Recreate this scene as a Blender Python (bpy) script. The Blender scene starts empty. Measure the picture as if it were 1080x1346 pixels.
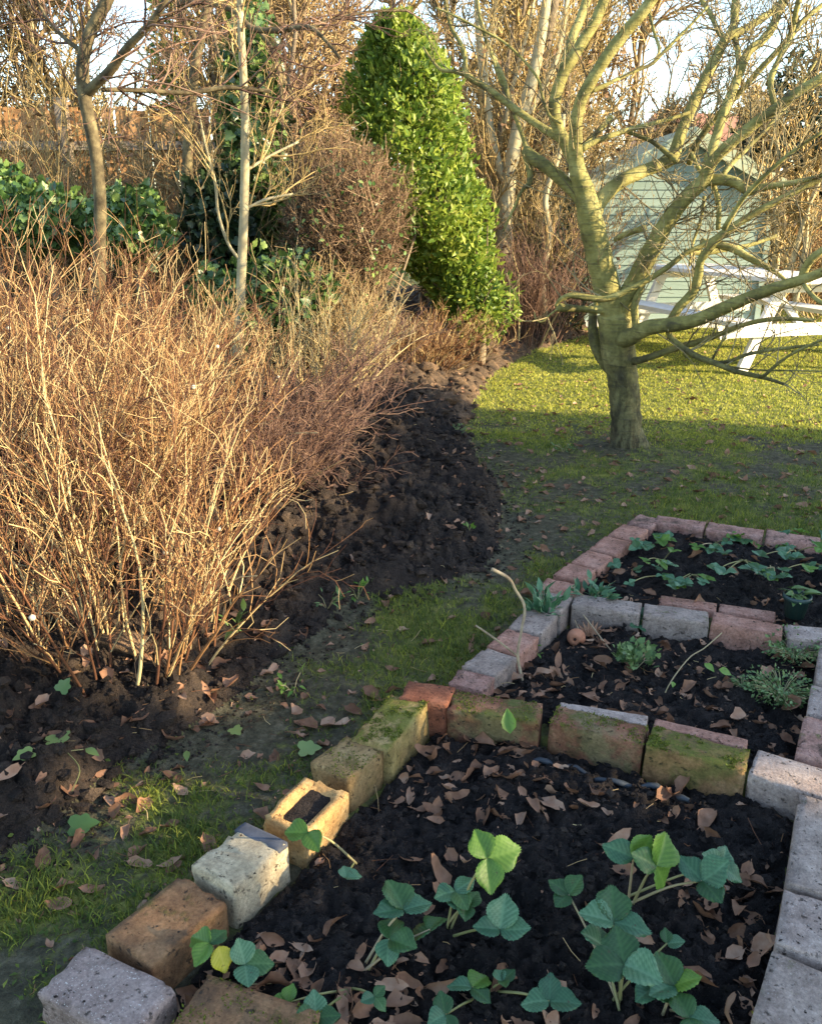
import bpy, bmesh, math
import numpy as np
from mathutils import Vector
from math import radians as R_, sin, cos, tan, atan, pi

# ---------------------------------------------------------------- camera, sky, sun, exposure
SC = bpy.context.scene
COL = SC.collection
F_PX, PITCH, CAM_H = 1100.0, R_(19.5), 1.15
cam_d = bpy.data.cameras.new('camera')
cam_d.sensor_fit = 'VERTICAL'
cam_d.angle = 2*atan(673.0/F_PX)
cam_d.clip_start = 0.05
cam_d.clip_end = 2000
cam = bpy.data.objects.new('camera', cam_d)
COL.objects.link(cam)
cam.location = (0, 0, CAM_H)
cam.rotation_euler = (pi/2-PITCH, 0, 0)
SC.camera = cam

SUN_EL = R_(17)
SUN_AZ = math.atan2(0.95, -0.30)          # from +Y towards +X
W = bpy.data.worlds.new("World"); SC.world = W; W.use_nodes = True
nt = W.node_tree; nt.nodes.clear()
sky = nt.nodes.new('ShaderNodeTexSky'); sky.sky_type = 'NISHITA'; sky.sun_disc = False
sky.sun_elevation = SUN_EL; sky.sun_rotation = SUN_AZ
sky.air_density = 1.0; sky.dust_density = 0.5; sky.ozone_density = 0.6
bg = nt.nodes.new('ShaderNodeBackground'); bg.inputs['Strength'].default_value = 0.15
wo = nt.nodes.new('ShaderNodeOutputWorld')
nt.links.new(sky.outputs[0], bg.inputs[0]); nt.links.new(bg.outputs[0], wo.inputs[0])
sd = bpy.data.lights.new('sun', 'SUN'); sd.energy = 4.7; sd.angle = R_(0.53); sd.color = (1.0, 0.80, 0.50)
sun = bpy.data.objects.new('sun', sd); COL.objects.link(sun)
to_sun = Vector((sin(SUN_AZ)*cos(SUN_EL), cos(SUN_AZ)*cos(SUN_EL), sin(SUN_EL)))
sun.rotation_euler = to_sun.to_track_quat('Z', 'Y').to_euler()
sun.location = (20, -6, 8)
SC.view_settings.view_transform = 'Standard'; SC.view_settings.look = 'None'
SC.view_settings.exposure = 1.9; SC.view_settings.gamma = 1.0
SC.view_settings.use_curve_mapping = False

# ---------------------------------------------------------------- survey: photo measurements -> metres
def _ray(px, py):
    x = (px-540)/F_PX; y = (673-py)/F_PX
    return np.array([x, cos(PITCH)+y*sin(PITCH), -sin(PITCH)+y*cos(PITCH)])
def G(px, py, z=0.0):
    d = _ray(px, py); t = (CAM_H-z)/-d[2]
    return np.array([d[0]*t, d[1]*t, z])
def WY(px, py, Y):
    d = _ray(px, py); t = Y/d[1]
    return np.array([d[0]*t, Y, CAM_H+d[2]*t])

rng = np.random.default_rng(11)

# ---------------------------------------------------------------- noise
def _h(ix, iy, s):
    n = (ix.astype(np.int64)*374761393 + iy.astype(np.int64)*668265263 + s*1442695041) & 0x7fffffff
    n = ((n ^ (n >> 13))*1274126177) & 0x7fffffff
    return ((n ^ (n >> 16)) & 0xffff)/65535.0
def vn(x, y, s=0):
    ix = np.floor(x); iy = np.floor(y); fx = x-ix; fy = y-iy
    fx = fx*fx*(3-2*fx); fy = fy*fy*(3-2*fy)
    a = _h(ix, iy, s); b = _h(ix+1, iy, s); c = _h(ix, iy+1, s); d = _h(ix+1, iy+1, s)
    return (a*(1-fx)+b*fx)*(1-fy)+(c*(1-fx)+d*fx)*fy
def fbm(x, y, f, o=4, s=0, g=.5):
    v = 0; a = 1; t = 0
    for k in range(o):
        v = v+a*vn(x*f+17.3*k, y*f-9.1*k, s+k); t += a; a *= g; f *= 2.03
    return v/t

# ---------------------------------------------------------------- mesh buffers
class MB:
    def __init__(s): s.V = []; s.F = []; s.A = []; s.n = 0
    def add(s, V, F, a=0.5):
        V = np.asarray(V, float).reshape(-1, 3)
        s.V.append(V); s.A.append(np.broadcast_to(np.asarray(a, float), (len(V),)).copy())
        if isinstance(F, np.ndarray): s.F.append(F+s.n)
        else:
            by = {}
            for f in F: by.setdefault(len(f), []).append(f)
            for k in by: s.F.append(np.array(by[k], int)+s.n)
        s.n += len(V)
        return s
    def mesh(s, name, mat, smooth=True):
        me = bpy.data.meshes.new(name)
        V = np.concatenate(s.V); A = np.concatenate(s.A)
        me.vertices.add(len(V)); me.vertices.foreach_set('co', V.astype(np.float32).ravel())
        sizes = np.concatenate([np.full(len(f), f.shape[1]) for f in s.F])
        flat = np.concatenate([f.ravel() for f in s.F])
        me.loops.add(len(flat)); me.loops.foreach_set('vertex_index', flat.astype(np.int32))
        me.polygons.add(len(sizes))
        st = np.zeros(len(sizes), np.int32); st[1:] = np.cumsum(sizes)[:-1]
        me.polygons.foreach_set('loop_start', st)
        me.polygons.foreach_set('use_smooth', np.full(len(sizes), smooth))
        at = me.attributes.new('vary', 'FLOAT', 'POINT'); at.data.foreach_set('value', A.astype(np.float32))
        me.update(calc_edges=True)
        if mat: me.materials.append(mat)
        return me
    def build(s, name, mat, parent=None, smooth=True, kind=None):
        me = s.mesh(name, mat, smooth)
        o = bpy.data.objects.new(name, me); COL.objects.link(o)
        if parent is not None:
            o.parent = parent
            pl = parent_world(parent)
            if pl is not None:
                o.location = (-pl[0], -pl[1], -pl[2])
        if kind: o['kind'] = kind
        return o
_pw = {}
def parent_world(p): return _pw.get(p.name)

def thing(name, label, cat, loc=(0, 0, 0), group=None):
    """Empty at the base of a thing; its parts are meshed in world coordinates and offset back."""
    o = bpy.data.objects.new(name, None); COL.objects.link(o)
    o.empty_display_size = .1
    o.location = tuple(float(v) for v in loc)
    _pw[o.name] = tuple(o.location)
    tag(o, label, cat, group); return o
def tag(o, label, cat, group=None, kind=None):
    o['label'] = label; o['category'] = cat
    if group: o['group'] = group
    if kind: o['kind'] = kind
    return o

def nrm(v): return v/np.maximum(np.linalg.norm(v, axis=-1, keepdims=True), 1e-9)
def tube_geo(P, Rr, k=4, cap=False):
    """P (N,S,3) centre lines, Rr (N,S) radii -> verts, quads"""
    P = np.asarray(P, float); Rr = np.asarray(Rr, float)
    N, S, _ = P.shape
    T = nrm(np.gradient(P, axis=1))
    ref = np.where(np.abs(T[:, :, 2:3].mean(1, keepdims=True)) > .75, np.array([1., 0, 0]), np.array([0, 0, 1.]))
    U = nrm(np.cross(T, np.broadcast_to(ref, T.shape))); Wv = np.cross(T, U)
    a = np.arange(k)*2*pi/k
    V = P[:, :, None, :]+Rr[:, :, None, None]*(U[:, :, None, :]*np.cos(a)[None, None, :, None]+Wv[:, :, None, :]*np.sin(a)[None, None, :, None])
    idx = np.arange(N*S*k).reshape(N, S, k)
    q = np.stack([idx[:, :-1, :], np.roll(idx, -1, 2)[:, :-1, :], np.roll(idx, -1, 2)[:, 1:, :], idx[:, 1:, :]], -1).reshape(-1, 4)
    return V.reshape(-1, 3), q, idx
def tubes(mb, P, Rr, k=3, vary=None):
    V, q, idx = tube_geo(P, Rr, k)
    N, S = Rr.shape
    if vary is None: vary = rng.random(N)
    mb.add(V, q, np.repeat(vary, S*k))
def smooth_line(pts, n):
    """Catmull-Rom through rows (x,y,z,r) -> n samples"""
    p = np.asarray(pts, float)
    p = np.vstack([2*p[0]-p[1], p, 2*p[-1]-p[-2]])
    m = len(p)-3
    t = np.linspace(0, m-1e-6, n); i = t.astype(int); u = (t-i)[:, None]
    a, b, c, d = p[i], p[i+1], p[i+2], p[i+3]
    return .5*((2*b)+(c-a)*u+(2*a-5*b+4*c-d)*u*u+(3*b-a-3*c+d)*u**3)
def limb_geo(pts, n=None, k=10, wob=.04, seed=0, caps=True):
    L = smooth_line(pts, n or max(4, (len(pts)-1)*4))
    V, q, idx = tube_geo(L[None, :, :3], np.abs(L[None, :, 3]), k)
    V = V.reshape(len(L), k, 3); c = L[:, None, :3]
    rg = np.random.default_rng(seed)
    f = 1+wob*rg.normal(size=(len(L), k)); f = (f+np.roll(f, 1, 1)+np.roll(f, -1, 1))/3
    V = (c+(V-c)*f[..., None]).reshape(-1, 3)
    F = [tuple(r) for r in q]
    if caps:
        F.append(tuple(idx[0, -1])); F.append(tuple(idx[0, 0][::-1]))
    return V, F, L

def sprout(P, Rr, n, length, tmin, tmax, spread, up, rbase, rtip, S=4, bend=.25, rg=None, kink=.0):
    """n children on each parent polyline -> (P2,R2)"""
    rg = rg or rng
    N, S0, _ = P.shape
    par = np.repeat(np.arange(N), n); M = len(par)
    t = (tmin+(tmax-tmin)*rg.random(M))*(S0-1); i = np.minimum(t.astype(int), S0-2); u = (t-i)[:, None]
    p0 = P[par, i]*(1-u)+P[par, i+1]*u
    r0 = Rr[par, i]*(1-u[:, 0])+Rr[par, i+1]*u[:, 0]
    T = nrm(P[par, i+1]-P[par, i])
    rnd = rg.normal(size=(M, 3)); rnd -= (rnd*T).sum(1, keepdims=True)*T; rnd = nrm(rnd)
    d = nrm(T+rnd*spread*(.6+.8*rg.random((M, 1)))+np.array([0, 0, up]))
    Ln = length*(.5+rg.random(M))*(1.1-.5*t/(S0-1))
    pts = [p0]; dd = d
    bdir = rg.normal(size=(M, 3))
    for s in range(S-1):
        pts.append(pts[-1]+dd*(Ln/(S-1))[:, None])
        dd = nrm(dd+bdir*bend/(S-1)+np.array([0, 0, up*.5])/(S-1)+rg.normal(size=(M, 3))*kink)
    P2 = np.stack(pts, 1)
    rb = np.minimum(rbase, r0*.8)
    R2 = rb[:, None]*(1-np.linspace(0, 1, S))[None, :]+rtip*np.linspace(0, 1, S)[None, :]
    return P2, R2

# ---------------------------------------------------------------- leaf templates (x across, y along, z normal), unit length
def tmpl_oval(w=.45, fold=.12, droop=.15, n=4):
    V = []; F = []
    ys = np.linspace(0, 1, n+1)
    for j, y in enumerate(ys):
        ww = w*.5*sin(pi*min(1, max(0, y))**.8)*1.0 if 0 < j < n else .01
        z = -droop*y*y
        V += [(-ww, y, z+fold*ww*2), (0, y, z), (ww, y, z+fold*ww*2)]
    for j in range(n):
        a = 3*j
        F += [(a, a+1, a+4, a+3), (a+1, a+2, a+5, a+4)]
    return np.array(V), np.array(F)
def tmpl_quad():
    return np.array([(0, 0, 0), (.26, .45, .05), (0, 1., -.08), (-.26, .45, .05)]), np.array([(0, 1, 2, 3)])
def tmpl_ivy():
    out = [(0, 0), (.22, -.12), (.44, -.02), (.47, .16), (.37, .32), (.45, .50), (.36, .62), (.22, .66), (.14, .84), (0, 1.0), (-.14, .84), (-.22, .66), (-.36, .62), (-.45, .50), (-.37, .32), (-.47, .16), (-.44, -.02), (-.22, -.12)]
    V = [(0, .3, .0)]+[(x, y, .10*abs(x)-.12*(y-.3)**2+.03) for x, y in out]
    n = len(out)
    F = [(0, 1+i, 1+(i+1) % n) for i in range(n)]
    return np.array(V), np.array(F)
def tmpl_dead(seed, n=5, m=5):
    """curled dry leaf with ragged outline"""
    rg = np.random.default_rng(seed)
    w = .40+.25*rg.random(); V = []
    cx, cy = rg.uniform(.3, 2.6), rg.uniform(-1.6, 2.4); tw = rg.uniform(-1.4, 1.4)
    ph = rg.random(4)*6
    for j in range(n+1):
        y = j/n
        ww = w*(sin(pi*(.04+.93*y)**.85)**.75)*(1+.16*rg.normal())
        for i in range(m):
            s = (i/(m-1)-.5)*2; x = s*ww*.5
            V.append((x, y-.5+.03*rg.normal(), 0))
    V = np.array(V)
    x, y = V[:, 0], V[:, 1]
    z = cx*x*x*1.4+cy*.35*y*y+tw*x*y+.035*np.sin(9*x+ph[0])+.04*np.sin(8*y+ph[1])*np.cos(7*x+ph[2])+.012*rg.normal(size=len(V))-abs(.0)
    z += .05*np.abs(x)
    V[:, 2] = z-z.min()*0-.02
    F = []
    for j in range(n):
        for i in range(m-1):
            a = j*m+i; F.append((a, a+1, a+m+1, a+m))
    # stalk
    b = len(V)
    V = np.vstack([V, [(-.012, -.72, .06), (.012, -.72, .06), (.012, -.48, 0), (-.012, -.48, 0)]])
    F.append((b, b+1, b+2, b+3))
    return V, np.array(F)
def scatter(mb, tm, pos, fwd, nor, size, vary=None):
    V, F = tm; N = len(pos)
    fwd = nrm(fwd); x = nrm(np.cross(fwd, nor)); z = np.cross(x, fwd)
    X = x[:, None, :]*V[None, :, 0:1]+fwd[:, None, :]*V[None, :, 1:2]+z[:, None, :]*V[None, :, 2:3]
    X = pos[:, None, :]+X*np.asarray(size).reshape(-1, 1, 1)
    if vary is None: vary = rng.random(N)
    k = len(V)
    FF = (F[None]+(np.arange(N)*k)[:, None, None]).reshape(-1, F.shape[1])
    mb.add(X.reshape(-1, 3), FF, np.repeat(vary, k))

# ---------------------------------------------------------------- materials
def new_mat(name):
    m = bpy.data.materials.new(name); m.use_nodes = True
    n = m.node_tree; n.nodes.clear()
    out = n.nodes.new('ShaderNodeOutputMaterial'); b = n.nodes.new('ShaderNodeBsdfPrincipled')
    n.links.new(b.outputs[0], out.inputs[0]); return m, n, b, out
def ramp(n, fac, stops):
    r = n.nodes.new('ShaderNodeValToRGB'); e = r.color_ramp.elements
    while len(e) < len(stops): e.new(.5)
    for el, (p, c) in zip(e, stops): el.position = p; el.color = (*c, 1)
    n.links.new(fac, r.inputs[0]); return r.outputs[0]
def noise(n, scale, detail=4, coord='pos', rough=.6, vec=None):
    t = n.nodes.new('ShaderNodeTexNoise'); t.inputs['Scale'].default_value = scale
    t.inputs['Detail'].default_value = detail; t.inputs['Roughness'].default_value = rough
    if vec is None:
        if coord == 'pos': vec = n.nodes.new('ShaderNodeNewGeometry').outputs['Position']
        else: vec = n.nodes.new('ShaderNodeTexCoord').outputs['Object']
    n.links.new(vec, t.inputs['Vector']); return t.outputs['Fac']
def mixc(n, f, a, b, mode='MIX'):
    m = n.nodes.new('ShaderNodeMix'); m.data_type = 'RGBA'; m.blend_type = mode
    for sock, v in ((m.inputs[0], f), (m.inputs[6], a), (m.inputs[7], b)):
        if hasattr(v, 'is_linked') or hasattr(v, 'node'): n.links.new(v, sock)
        elif isinstance(v, (int, float)): sock.default_value = v
        else: sock.default_value = (*v, 1)
    return m.outputs[2]
def math_(n, op, a, b=0., c=None):
    m = n.nodes.new('ShaderNodeMath'); m.operation = op
    for i, v in enumerate((a, b, c)):
        if v is None: continue
        if hasattr(v, 'node'): n.links.new(v, m.inputs[i])
        else: m.inputs[i].default_value = v
    return m.outputs[0]
def attr(n, nm='vary'):
    a = n.nodes.new('ShaderNodeAttribute'); a.attribute_name = nm; return a.outputs['Fac']
def bump(n, b, h, strength=.5, dist=.01):
    u = n.nodes.new('ShaderNodeBump'); u.inputs['Strength'].default_value = strength
    u.inputs['Distance'].default_value = dist
    n.links.new(h, u.inputs['Height']); n.links.new(u.outputs[0], b.inputs['Normal'])

def bark_mat(name, stops, scale=30, rough=.85, bmp=.4, dist=.004, vary=.0):
    m, n, b, o = new_mat(name)
    f = noise(n, scale, 5)
    if vary:
        f = math_(n, 'ADD', math_(n, 'MULTIPLY', f, 1-vary), math_(n, 'MULTIPLY', attr(n), vary))
    n.links.new(ramp(n, f, stops), b.inputs['Base Color'])
    b.inputs['Roughness'].default_value = rough
    b.inputs['Specular IOR Level'].default_value = .25
    if bmp: bump(n, b, noise(n, scale*2.5, 5), bmp, dist)
    return m
def leaf_mat(name, stops, rough=.5, transl=.25, spec=.4, scale=12, nmix=.35, veins=False):
    m, n, b, o = new_mat(name)
    f = math_(n, 'ADD', math_(n, 'MULTIPLY', attr(n), 1-nmix), math_(n, 'MULTIPLY', noise(n, scale, 4), nmix))
    c = ramp(n, f, stops)
    n.links.new(c, b.inputs['Base Color']); b.inputs['Roughness'].default_value = rough
    b.inputs['Specular IOR Level'].default_value = spec
    if transl:
        t = n.nodes.new('ShaderNodeBsdfTranslucent'); n.links.new(c, t.inputs[0])
        mx = n.nodes.new('ShaderNodeMixShader'); mx.inputs[0].default_value = transl
        n.links.new(b.outputs[0], mx.inputs[1]); n.links.new(t.outputs[0], mx.inputs[2])
        n.links.new(mx.outputs[0], o.inputs[0])
    return m

def soil_mat(name, c0, c1, c2, c3=(.11, .085, .07)):
    m, n, b, o = new_mat(name)
    f = noise(n, 9, 6); g = noise(n, 90, 5)
    f = math_(n, 'ADD', f, math_(n, 'MULTIPLY', math_(n, 'SUBTRACT', attr(n), .5), .55))
    c = ramp(n, f, [(.3, c0), (.5, c1), (.72, c2), (.92, c3)])
    sp = ramp(n, noise(n, 260, 2), [(.66, (0, 0, 0)), (.74, (1, 1, 1))])
    c = mixc(n, math_(n, 'MULTIPLY', sp, .35), c, (.26, .21, .17))
    c = mixc(n, .6, c, ramp(n, g, [(.3, (.45, .45, .45)), (.7, (1.35, 1.3, 1.25))]), 'MULTIPLY')
    n.links.new(c, b.inputs['Base Color']); b.inputs['Roughness'].default_value = .93
    b.inputs['Specular IOR Level'].default_value = .2
    h = math_(n, 'ADD', noise(n, 60, 6, rough=.7), math_(n, 'MULTIPLY', noise(n, 200, 4), .6))
    bump(n, b, h, 1.0, .02)
    return m
M_SOIL = soil_mat('dark_soil', (.014, .012, .012), (.026, .021, .020), (.052, .041, .036))
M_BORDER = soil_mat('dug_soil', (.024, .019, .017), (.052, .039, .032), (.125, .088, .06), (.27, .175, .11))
def lawn_mat():
    m, n, b, o = new_mat('mossy_lawn')
    g = attr(n)
    gr = ramp(n, noise(n, 14, 6), [(.3, (.065, .078, .028)), (.5, (.15, .165, .045)), (.7, (.28, .27, .07))])
    so = ramp(n, noise(n, 30, 8, rough=.75), [(.3, (.030, .026, .020)), (.5, (.085, .078, .048)), (.68, (.17, .15, .10))])
    f = math_(n, 'ADD', g, math_(n, 'MULTIPLY', math_(n, 'SUBTRACT', noise(n, 35, 5), .5), 1.6))
    f = math_(n, 'MULTIPLY', math_(n, 'SUBTRACT', f, .28), 2.6)
    cl = n.nodes.new('ShaderNodeClamp'); n.links.new(f, cl.inputs[0])
    c = mixc(n, cl.outputs[0], so, gr)
    c = mixc(n, .5, c, ramp(n, noise(n, 160, 4), [(.3, (.5, .5, .5)), (.7, (1.3, 1.3, 1.3))]), 'MULTIPLY')
    n.links.new(c, b.inputs['Base Color']); b.inputs['Roughness'].default_value = .95
    b.inputs['Specular IOR Level'].default_value = .15
    bump(n, b, math_(n, 'ADD', noise(n, 70, 6, rough=.7), math_(n, 'MULTIPLY', noise(n, 240, 4), .7)), .8, .012)
    return m
M_LAWN = lawn_mat()
M_GRASS = leaf_mat('grass_blade', [(.1, (.045, .08, .022)), (.42, (.11, .155, .035)), (.7, (.40, .42, .06)), (.95, (.62, .54, .16))], .6, .42, .2)
M_DEAD = leaf_mat('dry_leaf', [(.15, (.05, .025, .016)), (.34, (.16, .078, .042)), (.54, (.29, .155, .092)), (.76, (.42, .27, .18)), (.92, (.60, .49, .34))], .7, .12, .3, 38, .6)
M_MAG = None
def magnolia_bark():
    m, n, b, o = new_mat('algae_bark')
    f = noise(n, 7, 5); g = noise(n, 45, 5)
    c = ramp(n, f, [(.32, (.085, .076, .032)), (.48, (.22, .205, .066)), (.68, (.38, .35, .14))])
    c = mixc(n, .6, c, ramp(n, g, [(.3, (.55, .53, .5)), (.7, (1.25, 1.22, 1.1))]), 'MULTIPLY')
    # rings of lenticels and dark wet patches
    tc = n.nodes.new('ShaderNodeNewGeometry'); mp = n.nodes.new('ShaderNodeMapping')
    mp.inputs['Scale'].default_value = (6, 6, 70)
    n.links.new(tc.outputs['Position'], mp.inputs[0])
    rn = noise(n, 1.2, 4, vec=mp.outputs[0])
    c = mixc(n, math_(n, 'MULTIPLY', ramp(n, rn, [(.55, (0, 0, 0)), (.66, (1, 1, 1))]), .5), c, (.05, .042, .035))
    # bark gets greyer and darker towards the root
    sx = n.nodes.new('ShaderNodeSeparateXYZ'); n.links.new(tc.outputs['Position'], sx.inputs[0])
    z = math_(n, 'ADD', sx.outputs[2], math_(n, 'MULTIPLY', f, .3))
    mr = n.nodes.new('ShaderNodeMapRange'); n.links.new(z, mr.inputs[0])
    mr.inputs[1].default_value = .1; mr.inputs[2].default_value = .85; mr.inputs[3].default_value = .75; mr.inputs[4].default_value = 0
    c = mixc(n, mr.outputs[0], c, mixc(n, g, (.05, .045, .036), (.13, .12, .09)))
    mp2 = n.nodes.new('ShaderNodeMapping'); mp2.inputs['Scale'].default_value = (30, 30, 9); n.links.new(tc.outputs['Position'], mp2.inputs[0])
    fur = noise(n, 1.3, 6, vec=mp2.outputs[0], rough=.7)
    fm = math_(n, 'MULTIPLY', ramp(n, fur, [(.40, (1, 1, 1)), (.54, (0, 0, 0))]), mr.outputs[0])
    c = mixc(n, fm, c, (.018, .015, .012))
    n.links.new(c, b.inputs['Base Color']); b.inputs['Roughness'].default_value = .8
    b.inputs['Specular IOR Level'].default_value = .25
    bump(n, b, math_(n, 'ADD', math_(n, 'ADD', rn, g), math_(n, 'MULTIPLY', fm, -3)), .7, .008)
    return m
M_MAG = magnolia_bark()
M_MAGTWIG = bark_mat('green_twig', [(.2, (.10, .075, .045)), (.5, (.20, .165, .08)), (.8, (.30, .25, .13))], 9, .75, 0, vary=.6)
M_CANE = bark_mat('tan_cane', [(.2, (.06, .025, .016)), (.45, (.17, .078, .038)), (.64, (.36, .20, .085)), (.85, (.62, .48, .24))], 12, .7, 0, vary=.75)
M_CANEDARK = bark_mat('purple_cane', [(.2, (.075, .042, .034)), (.55, (.16, .09, .065)), (.85, (.28, .18, .12))], 12, .75, 0, vary=.7)
M_CANEPALE = bark_mat('pale_stem', [(.2, (.30, .22, .10)), (.55, (.46, .36, .17)), (.85, (.58, .48, .27))], 12, .7, 0, vary=.5)
M_TWIGBG = bark_mat('hedgerow_twig', [(.15, (.11, .075, .042)), (.5, (.28, .195, .10)), (.85, (.46, .34, .17))], 2.5, .85, 0, vary=.65)
M_TWIGYEL = bark_mat('ochre_twig', [(.15, (.17, .12, .05)), (.5, (.33, .24, .10)), (.85, (.48, .36, .17))], 2.5, .85, 0, vary=.65)
M_TRUNKBG = bark_mat('hedgerow_bark', [(.2, (.075, .058, .04)), (.5, (.16, .125, .085)), (.8, (.26, .21, .14))], 12, .9, .5, .01)
M_SAPLING = bark_mat('pale_bark', [(.2, (.24, .205, .12)), (.5, (.36, .31, .19)), (.8, (.46, .42, .29))], 20, .8, .3, .004)
M_LAUREL = leaf_mat('glossy_laurel_leaf', [(.1, (.026, .055, .014)), (.38, (.10, .18, .026)), (.66, (.25, .33, .045)), (.97, (.46, .46, .11))], .45, .42, .35, 5, .4)
M_IVY = leaf_mat('ivy_leaf', [(.1, (.018, .048, .016)), (.5, (.07, .14, .035)), (.9, (.24, .32, .10))], .35, .15, .5, 6, .4)
M_DARKLEAF = leaf_mat('dark_evergreen_leaf', [(.1, (.010, .022, .010)), (.6, (.026, .048, .020)), (.95, (.055, .085, .03))], .4, .1, .4, 4, .4)
M_RUSSET = leaf_mat('russet_hedge_leaf', [(.1, (.10, .055, .030)), (.5, (.22, .125, .065)), (.9, (.36, .24, .13))], .7, .15, .2, 4, .4)

# ---------------------------------------------------------------- ground
def P2(px, z=0.): return np.array([G(a, b, z)[:2] for a, b in px])
BORDER_EDGE = P2([(-420, 1230), (-150, 1175), (0, 1122), (90, 1075), (150, 1010), (235, 965), (330, 905), (395, 850), (455, 800), (560, 772), (635, 745), (662, 700), (650, 640), (622, 595), (608, 555), (640, 500), (700, 462), (770, 442)])
BORDER = np.vstack([BORDER_EDGE, [(2.2, 10.5), (2.2, 40), (-40, 40), (-40, BORDER_EDGE[0][1])]])
Z_T = .075
BED1 = P2([(205, 1290), (300, 1195), (396, 1112), (462, 1040), (520, 990), (572, 935), (706, 951), (842, 984), (985, 1016), (1049, 1046), (1031, 1162), (1014, 1245), (985, 1345), (960, 1420), (600, 1440), (240, 1342)], Z_T)
BED2 = P2([(600, 912), (646, 888), (681, 862), (738, 806), (757, 797), (840, 808), (934, 821), (1033, 838), (1077, 842), (1074, 868), (1060, 945), (1044, 998), (985, 975), (853, 948), (735, 927), (700, 915)], Z_T)
BED3 = P2([(762, 782), (762, 765), (784, 744), (808, 726), (830, 708), (858, 690), (925, 697), (1005, 707), (1080, 716), (1300, 745), (1300, 860), (1080, 828), (1020, 812), (935, 797), (850, 784)], Z_T)
def inside(poly, x, y):
    r = np.zeros(x.shape, bool); n = len(poly)
    for i in range(n):
        x0, y0 = poly[i]; x1, y1 = poly[(i+1) % n]
        c = ((y0 > y) != (y1 > y)) & (x < (x1-x0)*(y-y0)/((y1-y0) if y1 != y0 else 1e-9)+x0)
        r ^= c
    return r
def sdist(poly, x, y, closed=True):
    """positive inside"""
    d = np.full(x.shape, 1e9); n = len(poly)
    for i in range(n if closed else n-1):
        a = poly[i]; b = poly[(i+1) % n]; e = b-a; L = e@e+1e-12
        t = np.clip(((x-a[0])*e[0]+(y-a[1])*e[1])/L, 0, 1)
        d = np.minimum(d, np.hypot(x-a[0]-t*e[0], y-a[1]-t*e[1]))
    return np.where(inside(poly, x, y), d, -d)
def sstep(a, b, v): t = np.clip((v-a)/(b-a), 0, 1); return t*t*(3-2*t)
TREE = G(825, 590)[:2]
def fields(x, y):
    sb = sdist(BORDER, x, y)+.10*(fbm(x, y, 5, 3, 5)-.5)
    beds = [sdist(b, x, y) for b in (BED1, BED2, BED3)]
    return sb, beds
def height(x, y, sb=None, beds=None, fine=True):
    if sb is None: sb, beds = fields(x, y)
    z = .016*(fbm(x, y, 2.5, 3, 1)-.5)+.010*(fbm(x, y, 14, 2, 2)-.5)
    if fine: z = z+.008*(fbm(x, y, 60, 2, 3)-.5)
    m = sstep(-.03, .10, sb)
    ridge = .060+.105*sstep(.05, .5, sb)*(1-.5*sstep(1.2, 2.2, sb))
    cl = np.abs(fbm(x, y, 9, 4, 7, .62)-.5)*2
    soil = ridge+.10*(fbm(x, y, 4.5, 3, 9)-.5)+.075*(.35-cl)+.045*(.3-np.abs(fbm(x, y, 26, 2, 13, .6)-.5)*2)
    if fine: soil = soil+.034*(fbm(x, y, 48, 3, 11, .7)-.5)
    near_spoil = sstep(.06, .0, np.abs(sb-.02))*0
    z = z*(1-m)+(z+soil)*m+near_spoil
    for b, lv in zip(beds, (.012, .018, .042)):
        k = sstep(-.012, .010, b)
        bs = lv+.030*(fbm(x, y, 7, 3, 21)-.5)+.05*(.3-np.abs(fbm(x, y, 22, 3, 23, .6)-.5)*2)*.8
        if fine: bs = bs+.018*(fbm(x, y, 85, 2, 25, .7)-.5)
        z = z*(1-k)+bs*k
    # spoil round the tree foot
    r = np.hypot(x-TREE[0], y-TREE[1]); z = z+.03*np.exp(-(r/.16)**2)
    return z
def grass_amt(x, y, sb):
    g = .47+1.5*(fbm(x, y, 4.2, 4, 31, .6)-.46)
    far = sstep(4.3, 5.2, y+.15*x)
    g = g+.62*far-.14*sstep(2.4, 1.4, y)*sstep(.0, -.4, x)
    worn = np.exp(-(((x-.6)/.45)**2+((y-3.5)/.7)**2)); g = g-.15*worn+.45*(fbm(x, y, 7, 3, 37)-.5)
    edge = sstep(.45, 0., -sb); g = g-.18*edge*(1-far*.5)
    r = np.hypot(x-TREE[0], (y-TREE[1])); g = g-.7*np.exp(-(r/.20)**2)
    g = g-.30*np.exp(-((y-4.75+.28*(x-1.))/.28)**2)      # swept line of leaves at the shade edge
    return np.clip(g, 0, 1)

NR, NC = 680, 430
rows = .50*np.exp(np.linspace(0, math.log(13/.50), NR))
cu = np.linspace(-1, 1, NC)
Yg = np.repeat(rows[:, None], NC, 1); Xg = cu[None, :]*(rows[:, None]*.66+.55)
sbg, bedg = fields(Xg, Yg)
Zg = height(Xg, Yg, sbg, bedg)
Gg = grass_amt(Xg, Yg, sbg)
def sunlit_tone(x, y):  # random earth tone, plus sunlight painted in where the sun patches fall
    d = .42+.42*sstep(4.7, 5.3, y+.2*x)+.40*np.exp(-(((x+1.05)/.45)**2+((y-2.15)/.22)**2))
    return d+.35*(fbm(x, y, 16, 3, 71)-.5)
Gg = np.where(sbg > 0, sunlit_tone(Xg, Yg), Gg)
for b_ in bedg: Gg = np.where(b_ > 0, .35+.5*(fbm(Xg, Yg, 18, 3, 73)-.2), Gg)
idx = np.arange(NR*NC).reshape(NR, NC)
quads = np.stack([idx[:-1, :-1], idx[:-1, 1:], idx[1:, 1:], idx[1:, :-1]], -1).reshape(-1, 4)
cen = lambda A: (A[:-1, :-1]+A[1:, 1:]).ravel()/2
region = np.zeros(len(quads), int)
region[cen(sbg) > 0] = 1
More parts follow.
